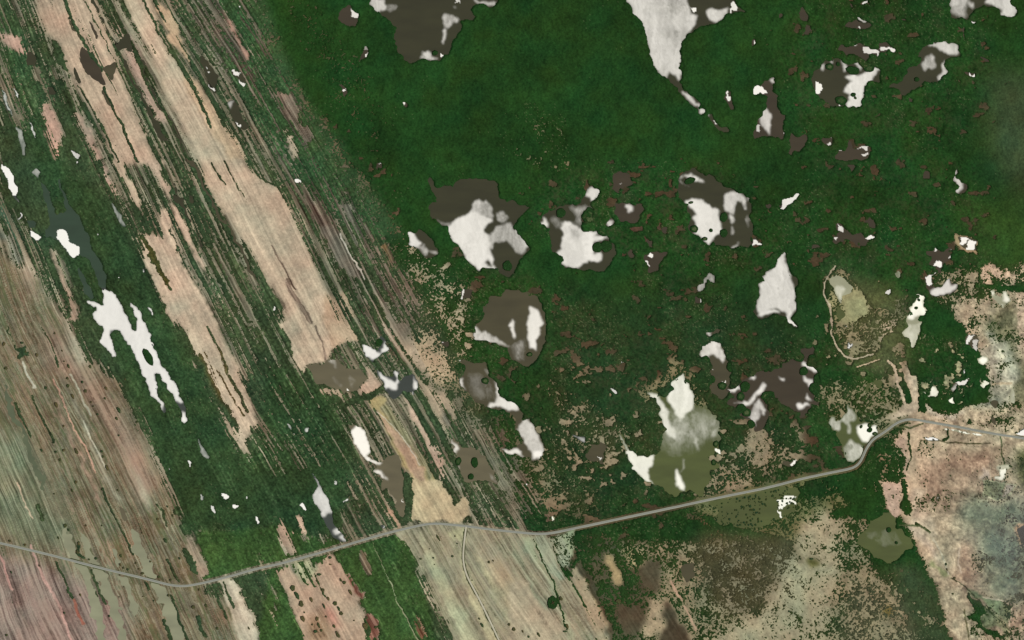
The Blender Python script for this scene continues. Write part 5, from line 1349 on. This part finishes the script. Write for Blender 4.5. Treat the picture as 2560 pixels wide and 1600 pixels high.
def thing(name, loc, rz, sc, parts, label, cat, group=None):
    e = bpy.data.objects.new(name, None); scene.collection.objects.link(e)
    e.location = loc; e.rotation_euler = (0, 0, rz); e.scale = sc
    setprops(e, label, cat, group=group)
    for nm, me, lo in parts:
        p = bpy.data.objects.new(nm, me); scene.collection.objects.link(p); p.parent = e; p.location = lo
    return e
PONDS = [(2110, 210, 'brown and white lagoon, upper right'), (2290, 190, 'dark pond, upper right'), (1170, 540, 'big half white central lagoon'),
 (1440, 590, 'round white lagoon'), (1790, 520, 'split white and brown lagoon'), (2290, 770, 'pale creek pond'),
 (1800, 920, 'olive pond above the green lagoon'), (1900, 1000, 'white streaked brown shallows'), (2010, 950, 'chocolate brown lagoon'),
 (2170, 1070, 'pond by the road bend'), (1000, 930, 'hooked white pond'), (1180, 1180, 'grey brown strip pond'), (1720, 1140, 'large green lagoon'),
 (2210, 1340, 'lower right olive pond'), (1310, 900, 'round brown pond'), (1940, 240, 'narrow brown and white pond'), (2200, 680, 'dark swamp')]
isl = []
for (px, py, rx, ry) in islands:
    k = min(range(len(PONDS)), key=lambda q: (PONDS[q][0]-px)**2+(PONDS[q][1]-py)**2); isl.append((k, py, px, rx, ry))
isl.sort(); ords = ['northernmost', 'second', 'third', 'fourth', 'fifth', 'sixth', 'seventh', 'eighth', 'ninth', 'tenth', 'eleventh', 'twelfth', 'thirteenth', 'fourteenth', 'fifteenth', 'sixteenth', 'seventeenth', 'eighteenth', 'nineteenth', 'twentieth', 'twenty-first', 'twenty-second']
cnt = {}
for n_, (k, py, px, rx, ry) in enumerate(isl):
    c = cnt.get(k, 0); cnt[k] = c+1
    tot = sum(1 for q in isl if q[0] == k)
    size = 'small' if rx < 8 else ('broad' if rx > 13 else 'round')
    where = 'only one' if tot == 1 else (ords[0] if c == 0 else ('southernmost' if c == tot-1 else ords[min(c, len(ords)-1)]+' from the north'))
    lab = f'{size} mangrove clump, {where} in the {PONDS[k][2]}'
    thing('mangrove_clump', base(px, py, -.55), random.uniform(-.3, .3) if abs(rx-ry) > 2 else random.uniform(0, 6), (rx*K, ry*K/math.cos(TILT)*.97, 30),
          [('canopy', D_ISL[n_ % 4], (0, 0, 0)), ('prop_roots', RT, (0, 0, 0))], lab, 'mangrove clump', 'round mangrove clumps standing in the lagoons')
c = LONGISL.mean(0)
thing('mangrove_clump', base(c[0], c[1], -.55), math.radians(-62), (24*K, 9.5*K, 34), [('canopy', D_ISL[0], (0, 0, 0)), ('prop_roots', RT, (0, 0, 0))],
      'long narrow green mangrove island inside the long white lagoon on the left', 'mangrove clump', 'round mangrove clumps standing in the lagoons')

TREES = {
'02': ('round dark tree on the reddish streaked savannah north of the road', '515,125,14,18 585,290,10,16 605,390,13,11 645,435,16,34 640,620,24,26 805,670,24,26 685,720,18,42 860,775,14,14 880,815,14,12 920,890,16,16 990,740,14,20 1000,645,18,26 35,225,22,30 525,1245,18,18 600,1230,20,20 960,1240,20,18 970,1290,18,20 1010,1395,22,44 845,1240,14,14 565,1320,18,22 600,1000,14,18 775,585,16,22 635,550,20,20 930,285,32,34 850,440,20,26 1290,965,16,16 1120,1090,14,14 390,1230,14,26 55,455,26,24 1180,560,14,20 240,300,16,24 205,215,24,18 1120,850,22,50 1100,930,18,26 530,800,22,44 345,330,18,30 430,640,20,24 720,1240,22,50'),
'03': ('dark green tree among the streaked fields along the road', '715,20,18,24 680,100,14,24 510,130,14,12 970,85,20,22 1110,95,12,16 810,430,15,15 960,430,10,14 90,575,20,18 235,612,20,18 550,545,13,22 615,430,26,30 645,470,14,24 905,740,20,20 840,750,16,14 1140,715,18,26 1135,800,16,24 1165,830,16,16 1205,845,16,18 1280,785,14,18 1345,882,28,17 1310,840,14,12 1340,500,12,12 1420,770,12,14 1500,915,20,20 1490,370,20,20 1695,740,14,20 1560,570,20,40 1390,995,20,30 1590,1090,18,20 757,1085,15,22 605,1255,14,16 1125,1105,8,10 1170,1010,6,8 1880,1035,14,18 1945,1185,18,28 1825,1200,30,26 1930,1010,14,9 2050,1400,20,22 1030,1285,13,18 60,1465,20,18 105,870,11,22 370,810,10,16 1700,365,14,24 1630,335,12,22 1350,1100,16,6 1450,1140,10,14 2350,1400,12,26 740,600,16,30 730,680,22,32 1610,945,16,14 1580,250,12,18'),
'13': ('rounded green shrub clump on the pale flooded sand south of the road', '595,892,25,14 800,945,12,22 832,968,20,20 575,950,12,14 630,1040,20,20 890,1060,14,38 700,797,17,8 698,732,18,16 745,1165,24,24 803,1260,22,22 780,1215,12,30 680,1120,14,24 520,1130,16,30 455,1250,8,10 440,1310,22,36 425,1170,26,36 385,1090,20,50 345,1020,28,34 575,1310,18,24 560,1430,22,18 590,1370,12,34 615,1420,14,16 735,1380,14,22 925,1327,10,8 530,1365,10,12 770,1460,16,44 1030,1380,28,40 1045,1300,14,20 1060,1440,20,40 1130,1390,18,16 1675,735,10,10 1555,745,12,10 1640,650,6,7 1685,798,6,6 1855,720,14,12 1880,530,8,8 1900,600,8,8 1720,545,10,44 2040,947,6,8 2108,1310,9,14 2135,1370,12,30 2200,775,12,16 2240,762,8,12 2390,1365,14,16 640,1190,10,34 660,1290,10,12'),
'23': ('dark shrub clump in the pale flooded flats right of the side road', '220,718,8,5 462,1120,16,26 15,1410,20,22 100,1430,8,18 155,1480,12,14 250,1460,12,30 905,835,20,18 1590,900,15,44 960,1210,10,8 1250,800,8,8 1005,1145,34,24 520,1380,14,30 500,1430,26,10'),
'33': ('dark tree beside the sandy track and tan flats in the lower right', '410,745,22,12 425,1140,12,14 490,1160,14,8 130,885,10,10 1760,925,16,12 1745,1075,12,10 1680,795,12,16 155,1190,8,8 200,1240,14,10 1690,845,8,16 1480,60,10,10')}
GRP = {'02': 'trees on the reddish savannah', '03': 'trees along the western road', '13': 'shrub clumps on the flooded sand', '23': 'shrub clumps beside the side road', '33': 'trees by the sandy track'}
WHAT = {'02': 'savannah tree', '03': 'field tree', '13': 'green shrub clump', '23': 'dark shrub clump', '33': 'dark tree'}
MARKS = {'02': [(30, 860, 'grass strip at the far left'), (110, 960, 'orange sand strip'), (170, 960, 'reddish grass'), (250, 900, 'edge of the mangroves'), (160, 1130, 'lower orange strip'), (260, 1130, 'pale lower sand strip'), (240, 1010, 'brown thicket'), (140, 830, 'northern savannah edge'), (70, 1080, 'bright green shrub row')],
 '03': [(40, 1360, 'left end of the road'), (150, 1370, 'red puddle road crossing'), (240, 1400, 'middle of the western road'), (310, 1410, 'little side loop'), (380, 1460, 'bottom of the road bend'), (160, 1240, 'grey puddle head'), (260, 1240, 'brown shrub row'), (400, 1280, 'corner of the mangroves'), (500, 1500, 'pinkish sand below the bend'), (190, 1500, 'red puddle'), (290, 1500, 'olive flooded strip')],
 '13': [(740, 1480, 'long shrub row'), (800, 1440, 'head of the pale sand'), (860, 1450, 'bright marsh edge'), (850, 1510, 'pink sand patch'), (790, 1560, 'bottom edge of the sand'), (920, 1570, 'dark red mud'), (1070, 1400, 'pale flooded strip'), (1150, 1390, 'side road'), (1200, 1560, 'lower side road'), (1130, 1330, 'road junction')],
 '23': [(1290, 1580, 'grey lower corner'), (1400, 1500, 'oval grove'), (1520, 1450, 'brown swamp'), (1340, 1390, 'olive strip'), (1700, 1440, 'thin scrub')],
 '33': [(2030, 1400, 'brown puddle'), (2380, 1440, 'sandy track'), (2040, 1500, 'beige speckled swamp'), (2310, 1220, 'pale sand pan')]}
FIRST = ['nearest', 'second nearest', 'third nearest', 'fourth nearest', 'fifth nearest', 'sixth nearest', 'seventh nearest', 'eighth nearest', 'ninth nearest', 'tenth nearest', 'eleventh nearest', 'twelfth nearest', 'thirteenth nearest', 'fourteenth nearest', 'fifteenth nearest']
for tcode, (lab, s) in TREES.items():
    items = []
    for tok in s.split():
        x, y, rx, ry = map(float, tok.split(',')); px, py = tile(tcode, f'{x},{y}')[0]
        k = min(range(len(MARKS[tcode])), key=lambda q_: math.hypot(MARKS[tcode][q_][0]-px, MARKS[tcode][q_][1]-py))
        items.append((k, math.hypot(MARKS[tcode][k][0]-px, MARKS[tcode][k][1]-py), px, py, rx, ry))
    items.sort(); seen = {}
    for q_, (k, dist, px, py, rx, ry) in enumerate(items):
        c = seen.get(k, 0); seen[k] = c+1
        shape = 'long' if ry > 1.7*rx else ('wide' if rx > 1.4*ry else ('small round' if rx < 13 else ('big round' if rx > 21 else 'round')))
        lab = f'{shape} {WHAT[tcode]}, {FIRST[min(c, 14)]} to the {MARKS[tcode][k][2]}'
        kk = 640/2419*(.64 if tcode in ('02', '03') else .85); rx *= kk; ry *= kk
        rz = math.radians(26)+random.uniform(-.1, .1) if ry > 1.4*rx else random.uniform(-.3, .3)
        thing('tree' if tcode in ('02', '03', '33') else 'shrub_clump', base(px, py, -.2), rz, (rx*K, ry*K, 6+.4*min(rx, ry)),
              [('crown', D_TREE[(q_*7+int(tcode)) % 4], (0, 0, .35)), ('trunk', TR, (0, 0, 0))], lab, 'tree' if tcode in ('02', '03', '33') else 'shrub', GRP[tcode])
px, py = tile('23', '382,1158')[0]
thing('tree_grove', base(px, py, -.2), .1, (52*K*.2645, 62*K*.2645, 22), [('crown', D_ISL[0], (0, 0, .1)), ('trunk', TR, (0, 0, 0))], 'large oval dark green grove alone on the tan flooded flat', 'grove')

def inside(x, y, pts):
    r = False; n = len(pts)
    for i in range(n):
        (xa, ya), (xb, yb) = pts[i], pts[i-1]
        if (ya > y) != (yb > y) and x < (xb-xa)*(y-ya)/(yb-ya)+xa: r = not r
    return r
BUSH = [('23', '1860,230 2419,100 2500,80 2690,80 2700,240 2480,370 2400,440 2200,440 2000,420 1900,370', 165, (4, 11), 'small round mangrove bush standing in the olive shallows south of the causeway', 'bushes in the olive shallows'),
        ('23', '360,530 600,480 600,700 560,860 500,840 430,720', 85, (3.5, 9), 'small green bush in the grey green flooded flat below the road', 'bushes in the flooded flat')]
for tcode, s, cnt_, (r0, r1), lab, grp in BUSH:
    pts = tile(tcode, s); x0, y0 = pts.min(0); x1, y1 = pts.max(0); k = 640/2419; n_ = 0; guard = 0
    while n_ < cnt_ and guard < 20000:
        guard += 1; x = random.uniform(x0, x1); y = random.uniform(y0, y1)
        if not inside(x, y, pts): continue
        j = int((y+MX)/STEP); i = int((x+MX)/STEP)
        if BANKH[j, i] > .05 or M[j, i] > 0.05: continue
        if tcode != '02' and uni(fbm(np.array([x/30]), np.array([y/30]), 401, 2))[0] < random.random()*.8: continue
        r = random.uniform(r0, r1)*k; b = bpy.data.objects.new('bush', D_BUSH[n_ % 3]); scene.collection.objects.link(b)
        b.location = base(x, y, -.6 if tcode != '02' else .05); b.rotation_euler = (0, 0, random.uniform(0, 6))
        b.scale = (r*K*random.uniform(.8, 1.3), r*K*random.uniform(.8, 1.3), 4+r)
        setprops(b, lab, 'bush', group=grp); n_ += 1

# ------------------------------------------------------------------ thin smoke drifting over the burnt scrub in the lower right
c = tile('F', '2400,1290')[0]; x, y = ground(c[0], c[1])
me = bpy.data.meshes.new('smoke')
v = []; f = []; n1, n2 = 10, 24
for i in range(n1+1):
    for j in range(n2):
        a = math.pi*i/n1; b = 2*math.pi*j/n2; v.append((math.sin(a)*math.cos(b), math.sin(a)*math.sin(b), math.cos(a)))
for i in range(n1):
    for j in range(n2): f.append((i*n2+j, (i+1)*n2+j, (i+1)*n2+(j+1) % n2, i*n2+(j+1) % n2))
me.from_pydata(v, [], f); me.update()
sm = bpy.data.materials.new('smoke'); sm.use_nodes = True; t_ = sm.node_tree; t_.nodes.remove(t_.nodes['Principled BSDF'])
vol = t_.nodes.new('ShaderNodeVolumePrincipled'); vol.inputs['Color'].default_value = (.90, .91, .90, 1); vol.inputs['Anisotropy'].default_value = 0
tc = t_.nodes.new('ShaderNodeTexCoord'); nz = t_.nodes.new('ShaderNodeTexNoise'); nz.inputs['Scale'].default_value = 2.6; nz.inputs['Detail'].default_value = 2
ln_ = t_.nodes.new('ShaderNodeVectorMath'); ln_.operation = 'LENGTH'; t_.links.new(tc.outputs['Object'], ln_.inputs[0]); t_.links.new(tc.outputs['Object'], nz.inputs['Vector'])
fall = t_.nodes.new('ShaderNodeMapRange'); fall.inputs[1].default_value = .25; fall.inputs[2].default_value = 1; fall.inputs[3].default_value = 1; fall.inputs[4].default_value = 0
t_.links.new(ln_.outputs['Value'], fall.inputs[0])
cr = t_.nodes.new('ShaderNodeMapRange'); cr.inputs[1].default_value = .38; cr.inputs[2].default_value = .66; cr.inputs[3].default_value = 0; cr.inputs[4].default_value = .008
t_.links.new(nz.outputs[0], cr.inputs[0])
mu = t_.nodes.new('ShaderNodeMath'); mu.operation = 'MULTIPLY'; t_.links.new(cr.outputs[0], mu.inputs[0]); t_.links.new(fall.outputs[0], mu.inputs[1])
t_.links.new(mu.outputs[0], vol.inputs['Density']); t_.links.new(vol.outputs[0], t_.nodes['Material Output'].inputs['Volume'])
me.materials.append(sm); o = bpy.data.objects.new('smoke', me); scene.collection.objects.link(o)
o.location = (float(x), float(y), 75); o.scale = (330, 420, 45); o.rotation_euler = (0, 0, math.radians(18))
setprops(o, 'thin blue grey smoke drifting over the burnt scrub in the lower right', 'smoke', 'stuff')
